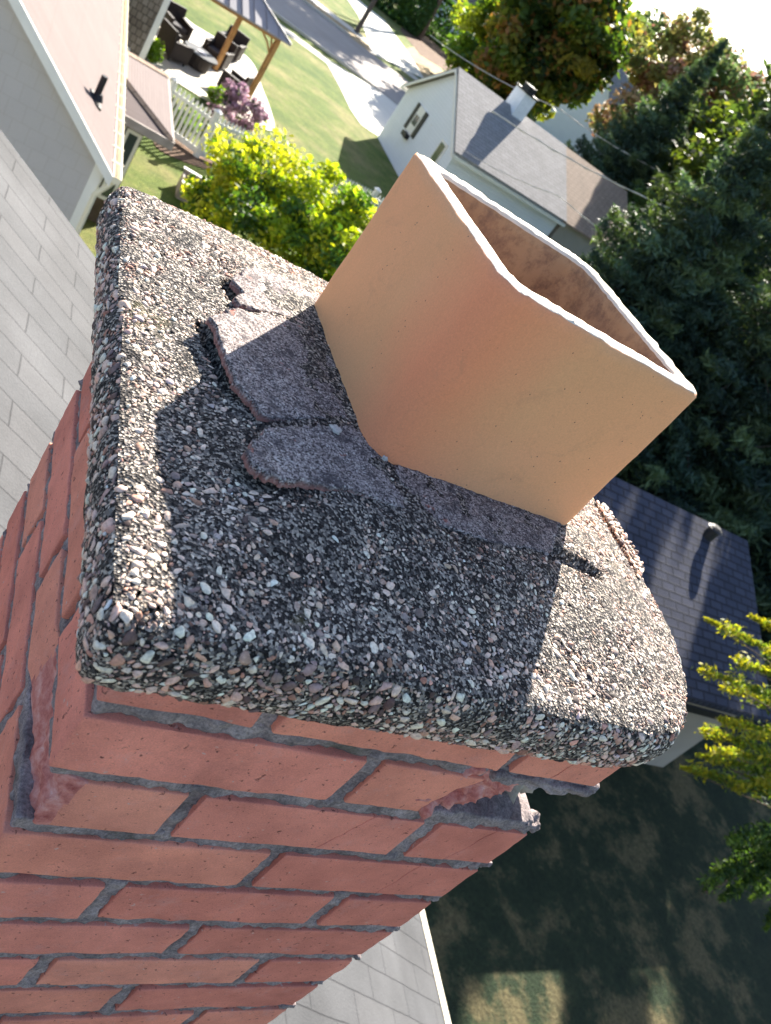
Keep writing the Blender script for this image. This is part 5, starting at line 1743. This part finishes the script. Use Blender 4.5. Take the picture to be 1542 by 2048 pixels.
for x_, y_, H_, lb in ((21.5, 15.0, 13.5, 'dark spruce beyond the far end of the garage roof'), (25.0, 12.0, 13.5, 'spruce at the far right beyond the garage, mostly out of frame'), (23.5, 19.5, 15.0, 'tall spruce rising behind the other spruces past the garage')):
    spruce((x_, y_, gz(x_, y_)), H_, 4.8, lb, BLUE, n_q=70000, size=0.085, group='spruces behind the garage')

for (x, y, d_, r_), lb in (((1560, 640, 48, 6.0), 'dark woodland tree behind the spruces, right of the flue'), ((1420, 560, 52, 6.0), 'dark woodland tree seen through the spruce boughs'), ((1400, 380, 60, 5.5), 'shadowy tree behind the olive-tipped spruce'), ((1620, 380, 50, 6.0), 'dark woodland tree at the right edge below the sky gap')):
    c_ = D(x, y, d_)
    broad_tree('woodland_tree', (c_[0], c_[1], gz(c_[0], c_[1])), max(c_[2], gz(c_[0], c_[1]) + 3.5), (r_, r_, 5.0), [(0.05, 0.08, 0.03), (0.09, 0.12, 0.03), (0.2, 0.2, 0.05)], [3, 2, 0.6], 90, 12000, 0.28, lb, 'tree', 1.6, 0.35, tr=0.25)

# golden conifer boughs at the right edge
gc = np.array([13.5, 3.8, gz(13.5, 3.8)])
root = empty('golden_conifer', gc, 'golden-tipped conifer reaching in from the right edge over the garage wall', 'conifer')
tips = [(1412, 1238), (1500, 1232), (1400, 1338), (1450, 1372), (1408, 1462), (1440, 1440), (1362, 1535), (1395, 1510), (1500, 1470), (1470, 1570), (1530, 1560), (1455, 1680), (1480, 1770), (1530, 1860), (1540, 1300), (1520, 1700), (1470, 1320), (1430, 1500), (1425, 1745), (1500, 1800), (1440, 1800), (1470, 1690), (1410, 1770)]
pts, cid = [], []
mb = MB()
for i, (x, y) in enumerate(tips):
    tip = D(x, y, 11.6 + 0.5 * math.sin(i * 2.2))
    org_ = np.array([gc[0], gc[1], tip[2] + 0.15])
    n_ = 1250
    s_ = 0.18 + 0.82 * rng.random(n_) ** 0.7
    c0 = org_[None] * (1 - s_[:, None]) + tip[None] * s_[:, None]
    c0[:, 2] += 0.22 * np.sin(s_ * 3.14)
    w = 0.12 * (1.12 - s_) + 0.03
    k_ = np.floor(s_ * 16)
    c0 += rng.normal(size=(n_, 3)) * w[:, None] * (0.6 + 0.5 * np.sin(k_ * 2.4 + i))[:, None]
    pts.append(c0)
    gold = np.array([(0.40, 0.35, 0.03), (0.25, 0.30, 0.04), (0.13, 0.20, 0.04), (0.05, 0.10, 0.03)])
    pr3 = np.clip(s_ + rng.normal(size=n_) * 0.15, 0, 1)
    ci = np.where(pr3 > 0.92, 0, np.where(pr3 > 0.74, 1, np.where(pr3 > 0.5, 2, 3)))
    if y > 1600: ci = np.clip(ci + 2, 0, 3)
    cid.append(gold[ci] * rng.uniform(0.7, 1.3, (n_, 1)))
    mb.tube(org_, tip, 0.018, 0.005, 6, caps=False)
q, f = leaf_quads(np.concatenate(pts), 0.03, 0.2, 1.5)
fast_mesh('crown', q, f, M['leaf'], root, col=np.repeat(np.concatenate(cid), 4, 0))
mb.tube(gc - [0, 0, 0.2], gc + [0, 0, 5.6], 0.05, 0.02, 8)
mb.build('trunk', M['bark'], root)
